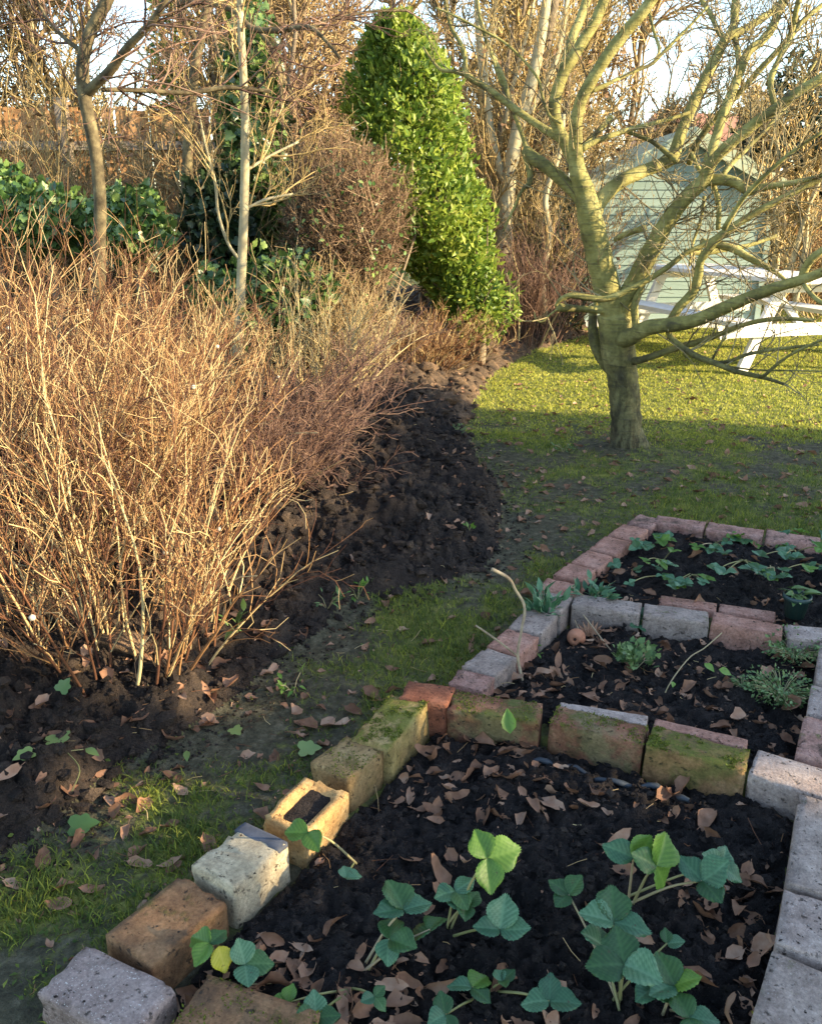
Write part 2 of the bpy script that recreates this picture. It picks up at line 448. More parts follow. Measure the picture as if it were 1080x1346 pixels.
for i, b in enumerate(bedg): region[cen(b) > 0] = 2+i
Vg = np.stack([Xg, Yg, Zg], -1).reshape(-1, 3)
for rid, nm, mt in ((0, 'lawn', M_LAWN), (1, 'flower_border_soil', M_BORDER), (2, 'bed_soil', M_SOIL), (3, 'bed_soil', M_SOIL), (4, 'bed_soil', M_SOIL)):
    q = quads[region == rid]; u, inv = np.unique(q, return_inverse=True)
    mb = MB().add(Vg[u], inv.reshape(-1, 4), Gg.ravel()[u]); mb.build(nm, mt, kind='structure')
# the land beyond, as one sheet reaching the horizon (lies below the near sheet)
xs = np.concatenate([np.linspace(-600, -40, 12), np.linspace(-30, 30, 61), np.linspace(40, 600, 12)])
ys = np.concatenate([np.linspace(-600, -40, 12), np.linspace(-30, 40, 71), np.linspace(60, 900, 14)])
XX, YY = np.meshgrid(xs, ys)
ZZ = np.full(XX.shape, -.075)
ins = (YY > 1) & (YY < 12.6) & (np.abs(XX) < YY*.66+.4)
ii = np.arange(XX.size).reshape(XX.shape)
mb = MB().add(np.stack([XX, YY, ZZ], -1).reshape(-1, 3), np.stack([ii[:-1, :-1], ii[:-1, 1:], ii[1:, 1:], ii[1:, :-1]], -1).reshape(-1, 4), .6)
mb.build('ground', M_LAWN, kind='structure')

# clods and crumbs of earth
ico = None
def ico_tmpl():
    bm = bmesh.new(); bmesh.ops.create_icosphere(bm, subdivisions=1, radius=.5)
    V = np.array([v.co[:] for v in bm.verts]); F = np.array([[v.index for v in f.verts] for f in bm.faces]); bm.free(); return V, F
ICO = ico_tmpl()
OCT = (np.array([(1, 0, 0), (-1, 0, 0), (0, 1, 0), (0, -1, 0), (0, 0, 1), (0, 0, -1.)])*.55, np.array([(0, 2, 4), (2, 1, 4), (1, 3, 4), (3, 0, 4), (2, 0, 5), (1, 2, 5), (3, 1, 5), (0, 3, 5)]))
def lumps(mb, pos, size, flat=.7, jit=.22, vary=None, tm=None):
    N = len(pos); V, F = tm or ICO
    f = 1+jit*rng.normal(size=(N, len(V), 1)); X = V[None]*f
    a = rng.random(N)*2*pi; c, s = np.cos(a), np.sin(a)
    sc = 1+.35*rng.normal(size=(N, 1, 3))*np.array([1, 1, .6]); X = X*np.clip(sc, .45, 1.7)
    X = np.stack([X[..., 0]*c[:, None]-X[..., 1]*s[:, None], X[..., 0]*s[:, None]+X[..., 1]*c[:, None], X[..., 2]*flat], -1)
    X = pos[:, None]+X*size[:, None, None]
    FF = (F[None]+(np.arange(N)*len(V))[:, None, None]).reshape(-1, 3)
    mb.add(X.reshape(-1, 3), FF, np.repeat(vary if vary is not None else rng.random(N), len(V)))
def sample(n, xf, y0, y1, power=1.6):
    """random ground points, denser near the viewer"""
    t = rng.random(n)**power; y = y0+(y1-y0)*t; x = (rng.random(n)*2-1)*(y*.62+.35); return x, y
x, y = sample(32000, 0, .7, 9.5, 1.2); sb, bd = fields(x, y)
k = (sb > -.03); x, y = x[k], y[k]
s = .008+.028*rng.random(len(x))**3.0*(1+.12*y)
mb = MB(); lumps(mb, np.stack([x, y, height(x, y)+s*.2], -1), s, vary=sunlit_tone(x, y)+.45*(rng.random(len(x))-.5))
xx, yy = sample(52000, 0, .7, 4.6, 1.15); sb, bd = fields(xx, yy); k = (sb > -.12) & (np.max(bd, 0) < -.1); xx, yy = xx[k], yy[k]; s2 = .003+.009*rng.random(len(xx))**2
lumps(mb, np.stack([xx, yy, height(xx, yy)+s2*.25], -1), s2, vary=sunlit_tone(xx, yy)+.6*(rng.random(len(xx))-.45), tm=OCT)
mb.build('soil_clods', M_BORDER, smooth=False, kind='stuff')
tag(bpy.data.objects['soil_clods'], 'crumbled clods of freshly dug earth over the flower border', 'soil clods')
x, y = sample(52000, 0, .7, 3.4, 1.2); sb, bd = fields(x, y)
k = (np.max(bd, 0) > .005); x, y = x[k], y[k]
s = .003+.014*rng.random(len(x))**3.2
mb = MB(); lumps(mb, np.stack([x, y, height(x, y)+s*.2], -1), s, vary=.15+.75*rng.random(len(x)), tm=OCT)
tag(mb.build('soil_crumbs', M_SOIL, smooth=False, kind='stuff'), 'black compost crumbs covering the brick edged beds', 'compost crumbs')
# a few big clods lit by the sun under the shrub and along the spade edge
bigc = [(35, 862, .11), (70, 880, .09), (170, 905, .10), (130, 868, .07), (600, 520, .10), (625, 505, .09), (585, 545, .12), (640, 470, .08), (560, 520, .10), (655, 455, .09), (530, 505, .09), (605, 555, .09), (20, 905, .07), (95, 905, .06)]
for px, py, s in bigc:
    p = G(px, py)
    mb = MB()
    bm = bmesh.new(); bmesh.ops.create_icosphere(bm, subdivisions=3, radius=.5)
    V = np.array([v.co[:] for v in bm.verts]); F = np.array([[v.index for v in f.verts] for f in bm.faces]); bm.free()
    o_ = rng.random(2)*50
    n_ = fbm(V[:, 0]+V[:, 2]*.7+o_[0], V[:, 1]+V[:, 2]*.9+o_[1], 3, 4, 3, .65)
    V = V*(.35+1.3*n_)[:, None]*s*np.array([1.3, 1, .7])
    zz = float(height(np.array([p[0]]), np.array([p[1]]))[0])
    mb.add(V+np.array([p[0], p[1], zz+s*.12]), F, .95)
    o = mb.build('earth_clod', M_BORDER)
    tag(o, 'large brown clod of dug earth lying on the flower border', 'clod', 'big clods of earth on the border')

# grass
def grass(name, n, y0, y1, hgt, wid, label, power=1.2, gmin=.2, xr=None):
    x, y = sample(n, 0, y0, y1, power)
    sb, bd = fields(x, y); g = grass_amt(x, y, sb)
    pr = np.clip((g-gmin)*1.9+.5*(fbm(x, y, 20, 3, 41)-.5), 0, 1)
    k = (rng.random(n) < pr) & (sb < .0) & (np.max(bd, 0) < -.09)
    x, y, g = x[k], y[k], g[k]; N = len(x)
    z = height(x, y)
    a = rng.random(N)*2*pi; h = hgt*(.35+.9*rng.random(N))*(.6+.6*g); w = wid*(.6+.8*rng.random(N))
    lean = rng.normal(size=(N, 2))*.6*h[:, None]
    p = np.stack([x, y, z-.003], -1); sx = np.stack([np.cos(a), np.sin(a), 0*a], -1)*w[:, None]/2
    m = p+np.stack([lean[:, 0]*.35, lean[:, 1]*.35, h*.6], -1); t = p+np.stack([lean[:, 0], lean[:, 1], h], -1)
    V = np.stack([p-sx, p+sx, m+sx*.8, m-sx*.8, t], 1).reshape(-1, 3)
    b = (np.arange(N)*5)[:, None]
    mb = MB(); mb.V.append(V)
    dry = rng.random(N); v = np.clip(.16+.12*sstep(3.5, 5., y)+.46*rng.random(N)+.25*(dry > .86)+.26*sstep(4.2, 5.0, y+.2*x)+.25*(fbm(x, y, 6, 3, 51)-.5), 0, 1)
    mb.A.append(np.repeat(v, 5)); mb.F += [b+np.array([0, 1, 2, 3]), b+np.array([3, 2, 4])]; mb.n = len(V)
    return tag(mb.build(name, M_GRASS, kind='stuff'), label, 'grass')
grass('grass', 300000, .7, 4.6, .024, .0024, 'short patchy mossy grass beside the brick beds', 1.25)
grass('grass', 230000, 4.2, 11.5, .015, .0075, 'sunlit lawn grass round the bare tree and white table', .9, .05)
# little creeping weeds and moss tufts in the near lawn
x, y = sample(15000, 0, .7, 4.4, 1.3); sb, bd = fields(x, y); g = grass_amt(x, y, sb)
k = (sb < .02) & (np.max(bd, 0) < -.1) & (rng.random(len(x)) < g*1.1+.05); x, y = x[k], y[k]; N = len(x)
mb = MB(); nn = nrm(rng.normal(size=(N, 3))*.5+np.array([0, 0, 1])); ff = rng.normal(size=(N, 3))
scatter(mb, tmpl_oval(.75, .1, .2, 2), np.stack([x, y, height(x, y)+.004], -1), ff*np.array([1, 1, .2]), nn, .006+.009*rng.random(N), rng.random(N)*.6)
tag(mb.build('ground_weeds', M_GRASS, kind='stuff'), 'tiny moss and weed leaves creeping through the near lawn', 'weeds')

# ---------------------------------------------------------------- bricks
def brick_mat(name, stops, moss=0., speck=0., dirt=.35, mosscol=(.10, .13, .02), patch=None, bs=.6):
    m, n, b, o = new_mat(name)
    tc = n.nodes.new('ShaderNodeTexCoord').outputs['Object']
    oi = n.nodes.new('ShaderNodeObjectInfo').outputs['Random']
    cb = n.nodes.new('ShaderNodeCombineXYZ')
    for i in range(3): n.links.new(math_(n, 'MULTIPLY', oi, 13.7+7*i), cb.inputs[i])
    va = n.nodes.new('ShaderNodeVectorMath'); va.operation = 'ADD'
    n.links.new(tc, va.inputs[0]); n.links.new(cb.outputs[0], va.inputs[1]); v = va.outputs[0]
    f = noise(n, 16, 6, vec=v, rough=.65); fine = noise(n, 150, 5, vec=v, rough=.75)
    c = ramp(n, f, stops)
    if patch: c = mixc(n, ramp(n, noise(n, 9, 4, vec=v), [(.5, (0, 0, 0)), (.58, (1, 1, 1))]), c, patch)
    c = mixc(n, .55, c, ramp(n, fine, [(.32, (.38, .36, .34)), (.5, (.95, .94, .92)), (.68, (1.55, 1.52, 1.48))]), 'MULTIPLY')
    c = mixc(n, .5, c, ramp(n, noise(n, 34, 5, vec=v, rough=.7), [(.35, (.6, .58, .56)), (.65, (1.3, 1.29, 1.27))]), 'MULTIPLY')
    if speck: c = mixc(n, math_(n, 'MULTIPLY', ramp(n, noise(n, 330, 2, vec=v), [(.64, (0, 0, 0)), (.70, (1, 1, 1))]), speck), c, (.62, .58, .54))
    pit = ramp(n, noise(n, 75, 3, vec=v), [(.30, (1, 1, 1)), (.38, (0, 0, 0))])
    c = mixc(n, math_(n, 'MULTIPLY', pit, .75), c, (.03, .024, .02))
    dm = ramp(n, noise(n, 12, 6, vec=v, rough=.7), [(.52, (0, 0, 0)), (.68, (1, 1, 1))])
    c = mixc(n, math_(n, 'MULTIPLY', dm, dirt), c, (.05, .04, .03))
    hgt = math_(n, 'ADD', fine, math_(n, 'MULTIPLY', pit, -1.2))
    if moss:
        mm = noise(n, 13, 7, vec=v, rough=.72)
        ms = ramp(n, mm, [(.62-moss*.22, (0, 0, 0)), (.72-moss*.22, (1, 1, 1))])
        gz = n.nodes.new('ShaderNodeSeparateXYZ'); n.links.new(n.nodes.new('ShaderNodeNewGeometry').outputs['Normal'], gz.inputs[0])
        up = n.nodes.new('ShaderNodeClamp'); n.links.new(math_(n, 'ADD', math_(n, 'MULTIPLY', gz.outputs[2], .75), .22), up.inputs[0])
        ms = math_(n, 'MULTIPLY', ms, up.outputs[0])
        c = mixc(n, math_(n, 'MULTIPLY', ms, .85), c, mixc(n, noise(n, 120, 3, vec=v), tuple(.45*k for k in mosscol), tuple(1.6*k for k in mosscol)))
        hgt = math_(n, 'ADD', hgt, math_(n, 'MULTIPLY', ms, math_(n, 'ADD', 1.0, noise(n, 220, 3, vec=v))))
    n.links.new(c, b.inputs['Base Color']); b.inputs['Roughness'].default_value = .92
    b.inputs['Specular IOR Level'].default_value = .2
    bump(n, b, hgt, bs, .006)
    return m
BM = {
 'red': brick_mat('weathered_red_clay', [(.3, (.17, .062, .038)), (.5, (.29, .11, .062)), (.75, (.38, .17, .10))], .0, 0),
 'pink': brick_mat('pink_clay', [(.3, (.25, .125, .09)), (.5, (.37, .195, .145)), (.75, (.46, .28, .22))], .0, .3, .3),
 'pinkdirt': brick_mat('worn_pink_clay', [(.3, (.23, .115, .09)), (.5, (.36, .205, .165)), (.75, (.45, .29, .245))], .15, .3, .85),
 'grey': brick_mat('grey_concrete', [(.3, (.22, .17, .145)), (.5, (.315, .25, .215)), (.75, (.40, .33, .285))], .1, .4, .35),
 'lilac': brick_mat('lilac_grey_concrete', [(.3, (.25, .19, .165)), (.5, (.36, .285, .25)), (.75, (.46, .38, .335))], .0, .55, .25),
 'speck': brick_mat('speckled_grey_paving', [(.3, (.20, .15, .135)), (.5, (.28, .215, .195)), (.75, (.35, .28, .255))], .0, .9, .2),
 'cream': brick_mat('cream_gault_clay', [(.3, (.36, .29, .19)), (.5, (.47, .39, .265)), (.75, (.55, .47, .33))], .0, 0, .2),
 'yellow': brick_mat('yellow_stock_clay', [(.3, (.33, .18, .075)), (.5, (.46, .28, .115)), (.75, (.56, .40, .20))], .1, 0, .3),
 'brown': brick_mat('orange_brown_clay', [(.3, (.13, .068, .036)), (.5, (.235, .128, .065)), (.75, (.33, .20, .105))], .35, 0, .55, (.10, .09, .025)),
 'olive': brick_mat('algae_brown_clay', [(.3, (.20, .13, .06)), (.5, (.30, .20, .09)), (.75, (.38, .28, .14))], .45, 0, .4, (.13, .12, .03)),
 'moss': brick_mat('mossy_yellow_clay', [(.3, (.30, .20, .08)), (.5, (.36, .26, .11)), (.75, (.46, .36, .18))], .8, 0, .35, (.12, .14, .02)),
 'mossred': brick_mat('mossy_red_clay', [(.3, (.11, .05, .032)), (.5, (.22, .095, .058)), (.75, (.34, .20, .12))], .66, 0, .6, (.09, .11, .025), patch=(.20, .155, .08)),
 'mossorange': brick_mat('mossy_orange_clay', [(.3, (.17, .10, .045)), (.5, (.31, .18, .085)), (.75, (.42, .27, .15))], .8, 0, .5, (.10, .12, .02), patch=(.17, .14, .05)),
}
def box_geo(L, w, h, r=.0022, nx=16, ny=8, nz=6, seed=0, chip=.004, frog=False):
    rg = np.random.default_rng(seed)
    bm = bmesh.new()
    V = {}; F = []
    def vid(i, j, k):
        key = (i, j, k)
        if key not in V: V[key] = bm.verts.new((i/nx-.5, j/ny-.5, k/nz-.5))
        return V[key]
    for i in range(nx):
        for j in range(ny):
            for k in (0, nz):
                q = [vid(i, j, k), vid(i+1, j, k), vid(i+1, j+1, k), vid(i, j+1, k)]; bm.faces.new(q if k else q[::-1])
    for i in range(nx):
        for k in range(nz):
            for j in (0, ny):
                q = [vid(i, j, k), vid(i, j, k+1), vid(i+1, j, k+1), vid(i+1, j, k)]; bm.faces.new(q if j else q[::-1])
    for j in range(ny):
        for k in range(nz):
            for i in (0, nx):
                q = [vid(i, j, k), vid(i, j+1, k), vid(i, j+1, k+1), vid(i, j, k+1)]; bm.faces.new(q if i else q[::-1])
    bm.verts.index_update()
    P = np.array([v.co[:] for v in bm.verts]); Fc = [[v.index for v in f.verts] for f in bm.faces]; bm.free()
    Pw = (np.sign(P)*np.abs(P*2)**.65/2)*np.array([L, w, h])      # edge-weighted rows
    hs = np.array([L, w, h])/2
    inn = np.clip(Pw, -(hs-r), hs-r); d = Pw-inn
    P3 = inn+nrm(d)*np.where(np.linalg.norm(d, axis=1, keepdims=True) > 1e-6, r, 0)
    o = rg.random(3)*100
    n1 = fbm(P3[:, 0]+P3[:, 2]*.8+o[0], P3[:, 1]+P3[:, 2]*1.3+o[1], 30, 3, 3)-.5
    n2 = fbm(P3[:, 0]-P3[:, 2]*1.1+o[1], P3[:, 1]-P3[:, 2]*.7+o[2], 55, 3, 8)-.5
    c = nrm(P3/hs)
    edge = (np.sort(np.abs(Pw)/hs, axis=1)[:, 1] > .93)
    P3 = P3+c*(n1*.0022+n2*.0018)[:, None]
    ch = np.clip(n2*2.2-.16, 0, 1)*edge*chip*6
    P3 = P3-c*ch[:, None]
    if frog:
        top = (P[:, 2] > .49)
        fx = 1-sstep(.62, .80, np.abs(P3[:, 0])/hs[0]); fy = 1-sstep(.40, .72, np.abs(P3[:, 1])/hs[1])
        P3[:, 2] -= np.where(top, fx*fy*.020, 0)
    P3[:, 2] += h/2
    return P3, Fc
BRICKS = []
def brick(label, p0, p1, w, col, h=.075, z=Z_T, side=0., tilt=(0, 0), frog=False, inset=.0015, group=None, bury=.0, len_=None, grow=(0, 0), chip=.004):
    a = G(*p0, z); b = G(*p1, z)
    d = (b-a)[:2]; L = np.hypot(*d); d = d/L
    a2 = a[:2]-d*grow[0]; b2 = b[:2]+d*grow[1]
    if len_: b2 = a2+d*len_
    L = np.hypot(*(b2-a2))-2*inset; c = (a2+b2)/2
    nrm_ = np.array([d[1], -d[0]]); c = c+nrm_*side*w/2
    V, F = box_geo(L, w-.002, h, nx=max(8, int(L/.013)), seed=len(BRICKS)*7+3, frog=frog, chip=chip)
    mb = MB().add(V, F); me = mb.mesh('brick', BM[col])
    o = bpy.data.objects.new('brick', me); COL.objects.link(o)
    o.location = (c[0], c[1], z-h); o.rotation_euler = (R_(tilt[0]), R_(tilt[1]), math.atan2(d[1], d[0]))
    tag(o, label, 'brick', group or 'bricks laid loose round the strawberry beds')
    BRICKS.append(o)
    return o
# left side of the nearest bed, from the viewer outwards
brick('grey speckled paving brick at the outer corner, nearest the viewer on the left', (82, 1270), (203, 1332), .098, 'speck', .062, tilt=(1, -1))
brick('mossy brown brick beside the grey speckled paving brick at the bottom edge', (243, 1318), (400, 1372), .108, 'brown', .085, tilt=(-1, 1))
brick('orange brown brick with a strip of sun, next to the grey speckled paving brick', (166, 1252), (268, 1166), .112, 'brown', .09, tilt=(0, 1), grow=(0, .0))
brick('cream brick with a black end between the brown and the hollowed yellow brick', (279, 1156), (352, 1094), .108, 'cream', .12, z=.086, tilt=(-2, 1))
fb = brick('sunlit yellow brick with a hollow full of soil', (371, 1084), (430, 1028), .105, 'yellow', .10, z=.084, frog=True, tilt=(2, 0), chip=.005)
brick('brown brick filmed with green between hollowed yellow brick and mossy yellow brick', (433, 1014), (481, 977), .105, 'olive', .10, z=.080, tilt=(-2, 0))
brick('yellow brick with a mossy top just below the orange red brick end', (492, 975), (543, 917), .098, 'moss', .105, z=.090, tilt=(-4, 0), grow=(.01, 0))
brick('bright orange red brick at the corner where the middle row begins', (530, 905), (594, 915), .085, 'red', .095, z=.095, tilt=(0, 0), grow=(0, .0))
# left side of the middle bed
def row(items, w, z=Z_T, **kw):
    for lab, p0, p1, col in items: brick(lab, p0, p1, w, col, z=z, tilt=(rng.normal()*.8, rng.normal()*.8), **kw)
row([('pink and grey brick end just behind the bright orange red brick', (612, 905), (626, 884), 'pinkdirt'),
     ('grey brick second from the orange red corner on the middle bed side', (627, 883), (659, 857), 'grey'),
     ('pink brick below the leafy green plant spilling over the edge', (660, 856), (688, 831), 'pink'),
     ('grey green brick half covered by the leafy plant on the edge', (689, 829), (713, 803), 'grey'),
     ('pale grey brick at the corner where the second cross row starts', (715, 801), (735, 779), 'grey')], .098, h=.09)
row([('pink brick jutting outwards behind the pale grey corner brick', (724, 779), (738, 763), 'pink'),
     ('pink brick with one round hole along the far bed side', (745, 760), (766, 744), 'pink'),
     ('pink brick third along the far bed side counting from the cross row', (767, 743), (789, 727), 'pink'),
     ('dusty pink brick fourth along the far bed side', (791, 725), (812, 708), 'pink'),
     ('pink brick last but one before the far corner', (813, 707), (836, 692), 'pink'),
     ('pink brick crumbling under soil at the far corner', (837, 690), (856, 679), 'pinkdirt')], .10, h=.09)
# far side
row([('soil smeared pink brick first in the far row', (860, 682), (926, 691), 'pinkdirt'),
     ('pink brick in the middle of the far row', (928, 691), (1003, 702), 'pinkdirt'),
     ('pink brick at the right end of the far row, in view', (1005, 702), (1078, 712), 'pinkdirt')], .10, h=.09)
brick('pink brick of the far row running out of the picture', (1080, 712), (1160, 724), .10, 'pink', .09)
# second cross row
row([('grey brick first in the second cross row beside the pale corner', (753, 787), (843, 800), 'grey'),
     ('buff grey brick second in the second cross row', (845, 800), (932, 811), 'grey'),
     ('pink brick third in the second cross row, near the green pot', (934, 812), (1028, 829), 'pink'),
     ('lilac brick at the right end of the second cross row by the green pot', (1032, 828), (1120, 838), 'lilac')], .085, h=.09)
row([('pink brick laid behind the buff grey one at the far bed edge', (866, 787), (942, 798), 'pink'),
     ('pink brick laid behind the third cross row brick left of the green pot', (944, 798), (1020, 810), 'pink')], .06, z=.060, h=.08)
# middle cross row
brick('mossy brown brick first in the middle cross row beside the orange red brick', (591, 920), (712, 937), .086, 'mossred', .105, z=.090, tilt=(0, 0), chip=.006)
brick('mossy red brick between two others in the middle cross row', (725, 938), (848, 966), .080, 'mossred', .10, z=.084, tilt=(0, 1), chip=.005)
brick('orange brick with a thick moss patch at the right of the middle cross row', (851, 966), (983, 999), .084, 'mossorange', .10, z=.084, tilt=(0, 1))
row([('thin lilac pink brick strip behind the mossy red brick', (735, 926), (853, 949), 'lilac'),
     ('thin pale pink brick strip behind the moss patched orange brick', (857, 950), (982, 977), 'pink')], .04, z=.078, h=.09)
brick('grey concrete brick joining the middle cross row to the right hand edge, sunlit', (988, 1000), (1100, 1035), .10, 'lilac', .09, z=.078)
# right side
row([('pale lilac brick highest on the right hand edge under the cross row end', (1105, 840), (1102, 867), 'lilac'),
     ('lilac grey brick beside the green clump on the right hand edge', (1101, 869), (1099, 904), 'lilac'),
     ('grey brick above the pitted pink brick on the right hand edge', (1095, 906), (1091, 944), 'lilac')], .10, h=.09)
brick('pitted pink brick on the right hand edge behind the grey concrete brick', (1087, 947), (1078, 1000), .10, 'pinkdirt', .09, z=.08)
brick('long grey stone block first below the sunlit corner on the right', (1049, 1042), (1031, 1160), .20, 'grey', .10, z=.080, side=-1)
brick('pale grey stone block second down on the right hand edge', (1029, 1166), (1017, 1240), .21, 'lilac', .10, z=.078, side=-1)
brick('grey stone block smeared with earth at the bottom right corner', (1013, 1247), (985, 1340), .21, 'grey', .10, z=.076, side=-1)
# black bitumen end of the cream brick and the soil in the yellow brick's hollow: parts
def plain(name, stops, rough=.8, scale=20, bmp=.3, spec=.3):
    m, n, b, o = new_mat(name); n.links.new(ramp(n, noise(n, scale, 5), stops), b.inputs['Base Color'])
    b.inputs['Roughness'].default_value = rough; b.inputs['Specular IOR Level'].default_value = spec
    if bmp: bump(n, b, noise(n, scale*4, 5), bmp, .004)
    return m
M_SLATE = plain('dark_slate_end', [(.3, (.05, .055, .07)), (.7, (.11, .12, .15))])
cb_ = BRICKS[3]; L = max(v.co.x for v in cb_.data.vertices)
V, F = box_geo(.028, .106, .012, r=.002, nx=4, nz=3, seed=99)
me = MB().add(V+np.array([L-.015, 0, .1095]), F).mesh('dark_end', M_SLATE)
o = bpy.data.objects.new('dark_end', me); COL.objects.link(o); o.parent = cb_; o['label'] = 'blackened end of the cream brick'
n_ = 9; gx, gy = np.meshgrid(np.linspace(-1, 1, 14), np.linspace(-1, 1, n_))
zz = .086+.007*(fbm(gx, gy, 3, 3, 77)-.5)+.002
ii = np.arange(gx.size).reshape(gx.shape)
fl = max(v.co.x for v in fb.data.vertices)
me = MB().add(np.stack([gx*fl*.72, gy*.033, zz], -1).reshape(-1, 3), np.stack([ii[:-1, :-1], ii[:-1, 1:], ii[1:, 1:], ii[1:, :-1]], -1).reshape(-1, 4)).mesh('soil_fill', M_SOIL)
o = bpy.data.objects.new('soil_fill', me); COL.objects.link(o); o.parent = fb

M_MOSS = leaf_mat('moss_tuft', [(.1, (.06, .075, .015)), (.5, (.13, .16, .025)), (.9, (.24, .26, .05))], .9, .1, .1, 40)
for o in BRICKS:
    lb = o['label']; amt = 0
    if 'moss' in lb and 'strip' not in lb: amt = 1200 if ('mossy top' in lb or 'thick moss' in lb) else 600
    if 'filmed with green' in lb: amt = 300
    if not amt: continue
    co = np.array([v.co[:] for v in o.data.vertices]); tz = co[:, 2].max(); hx, hy = co[:, 0].max(), co[:, 1].max()
    a = (rng.random(amt*3)*2-1)*hx; b = (rng.random(amt*3)*2-1)*hy; sd_ = rng.random()*50
    k = fbm(a+sd_, b+sd_, 22, 4, 5, .6) > .53; a, b = a[k][:amt], b[k][:amt]; n_ = len(a)
    mb = MB(); scatter(mb, tmpl_quad(), np.stack([a, b, np.full(n_, tz-.0025)], -1), nrm(rng.normal(size=(n_, 3))*.6+np.array([0, 0, .8])), rng.normal(size=(n_, 3)), .0035+.004*rng.random(n_))
    m = bpy.data.objects.new('moss', mb.mesh('moss', M_MOSS)); COL.objects.link(m); m.parent = o; m['kind'] = 'stuff'
# earth spilt on the stones of the right hand edge
pts = []
for o in BRICKS:
    lb = o['label']; n_ = 160 if 'stone block' in lb else 160 if ('pitted' in lb or 'soil' in lb or 'grey concrete' in lb) else 30
    if 'earth' in lb: n_ = 700
    co = np.array([v.co[:] for v in o.data.vertices]); tz = co[:, 2].max(); hx, hy = co[:, 0].max()*.95, co[:, 1].max()*.95
    l = np.stack([(rng.random(n_)*2-1)*hx, (rng.random(n_)*2-1)*hy], -1); sd_ = rng.random()*40
    l = l[fbm(l[:, 0]+sd_, l[:, 1]+sd_, 18, 3, 8) > (.50 if n_ > 100 else .3)]
    rz = o.rotation_euler[2]; X = o.location[0]+l[:, 0]*cos(rz)-l[:, 1]*sin(rz); Yv = o.location[1]+l[:, 0]*sin(rz)+l[:, 1]*cos(rz)
    pts.append(np.stack([X, Yv, np.full(len(X), o.location[2]+tz-.0005)], -1))
pts = np.concatenate(pts); mb = MB(); lumps(mb, pts, .0012+.0042*rng.random(len(pts))**4, flat=.4, vary=.4+.6*rng.random(len(pts)), tm=OCT)
tag(mb.build('soil_crumbs', M_SOIL, smooth=False, kind='stuff'), 'crumbs of earth spilt on top of the edging bricks', 'earth crumbs')

# ---------------------------------------------------------------- fallen leaves
DEADT = [tmpl_dead(s) for s in range(14)]
DEADM = []
for i, (V, F) in enumerate(DEADT):
    DEADM.append([MB().add(V, F, v).mesh('dry_leaf', M_DEAD) for v in (.08+.08*(i % 4), .42+.04*(i % 3), .78)])
def hz(x, y): return float(height(np.array([x]), np.array([y]))[0])
def drop_leaf(x, y, size, label, group, z=None, tilt=.5):
    me = DEADM[rng.integers(len(DEADM))][rng.choice(3, p=[.3, .45, .25])]
    o = bpy.data.objects.new('fallen_leaf', me); COL.objects.link(o)
    o.location = (x, y, (hz(x, y) if z is None else z)+size*.16)
    o.rotation_euler = (rng.normal()*tilt, rng.normal()*tilt, rng.random()*6.28)
    o.scale = (size, size, size*rng.uniform(.7, 1.2))
    tag(o, label, 'fallen leaf', group); return o
def in_frame(x, y):
    vec = np.stack([x, y*cos(PITCH)+CAM_H*sin(PITCH), y*sin(PITCH)-CAM_H*cos(PITCH)], -1)
    px = 540+F_PX*vec[:, 0]/vec[:, 1]; py = 673-F_PX*vec[:, 2]/vec[:, 1]
    return px, py, (px > -20) & (px < 1100) & (py < 1370)
zones = [('bed1', 0, 120, .030, .068, 'dry brown leaf curled on the black soil of the nearest bed', 'fallen leaves in the nearest bed'),
         ('bed2', 1, 62, .030, .060, 'dry brown leaf lying in the middle brick edged bed', 'fallen leaves in the middle bed'),
         ('bed3', 2, 28, .035, .06, 'dry brown leaf lying in the far bed among small green plants', 'fallen leaves in the far bed'),
         ('lawn', 3, 42, .03, .06, 'dry pinkish brown leaf lying on the patchy grass left of the brick beds', 'fallen leaves on the near grass'),
         ('border', 4, 38, .035, .07, 'dry brown leaf lying on the dug earth in front of the shrub', 'fallen leaves on the dug border')]
LEAFXY = []
for nm, zi, cnt, s0, s1, lab, grp in zones:
    got = 0
    x, y = sample(60000, 0, .8, 4.4, 1.2); px, py, fr = in_frame(x, y); sb, bd = fields(x, y)
    if zi < 3: k = fr & (bd[zi] > .012)
    elif zi == 3: k = fr & (sb < -.02) & (np.max(bd, 0) < -.12) & (py > 600)
    else: k = fr & (sb > .02) & (px < 420) & (py > 840)
    if zi == 0: k &= rng.random(len(x)) < .06+1.1*(fbm(x, y, 5, 2, 61) > .52)
    x, y = x[k], y[k]
    for a, b in zip(x, y):
        s = s0+(s1-s0)*rng.random()**1.3
        if any((a-u)**2+(b-v)**2 < (.55*s)**2 for u, v in LEAFXY): continue
        LEAFXY.append((a, b)); drop_leaf(a, b, s, lab, grp, tilt=.55 if zi < 3 else .25); got += 1
        if got >= cnt: break
# a few that the photo singles out
for px, py, s, lab in [(230, 965, .060, 'flat round brown leaf on dark earth left of the brick beds'), (145, 1040, .055, 'large pink brown leaf lying below the ivy sprigs on the left'),
                       (290, 880, .06, 'curled orange leaf under the right side of the tan shrub'), (95, 1045, .05, 'twisted pink leaf just left of the large pink brown leaf')]:
    p = G(px, py, .02); drop_leaf(p[0], p[1], s, lab, None, tilt=.2)
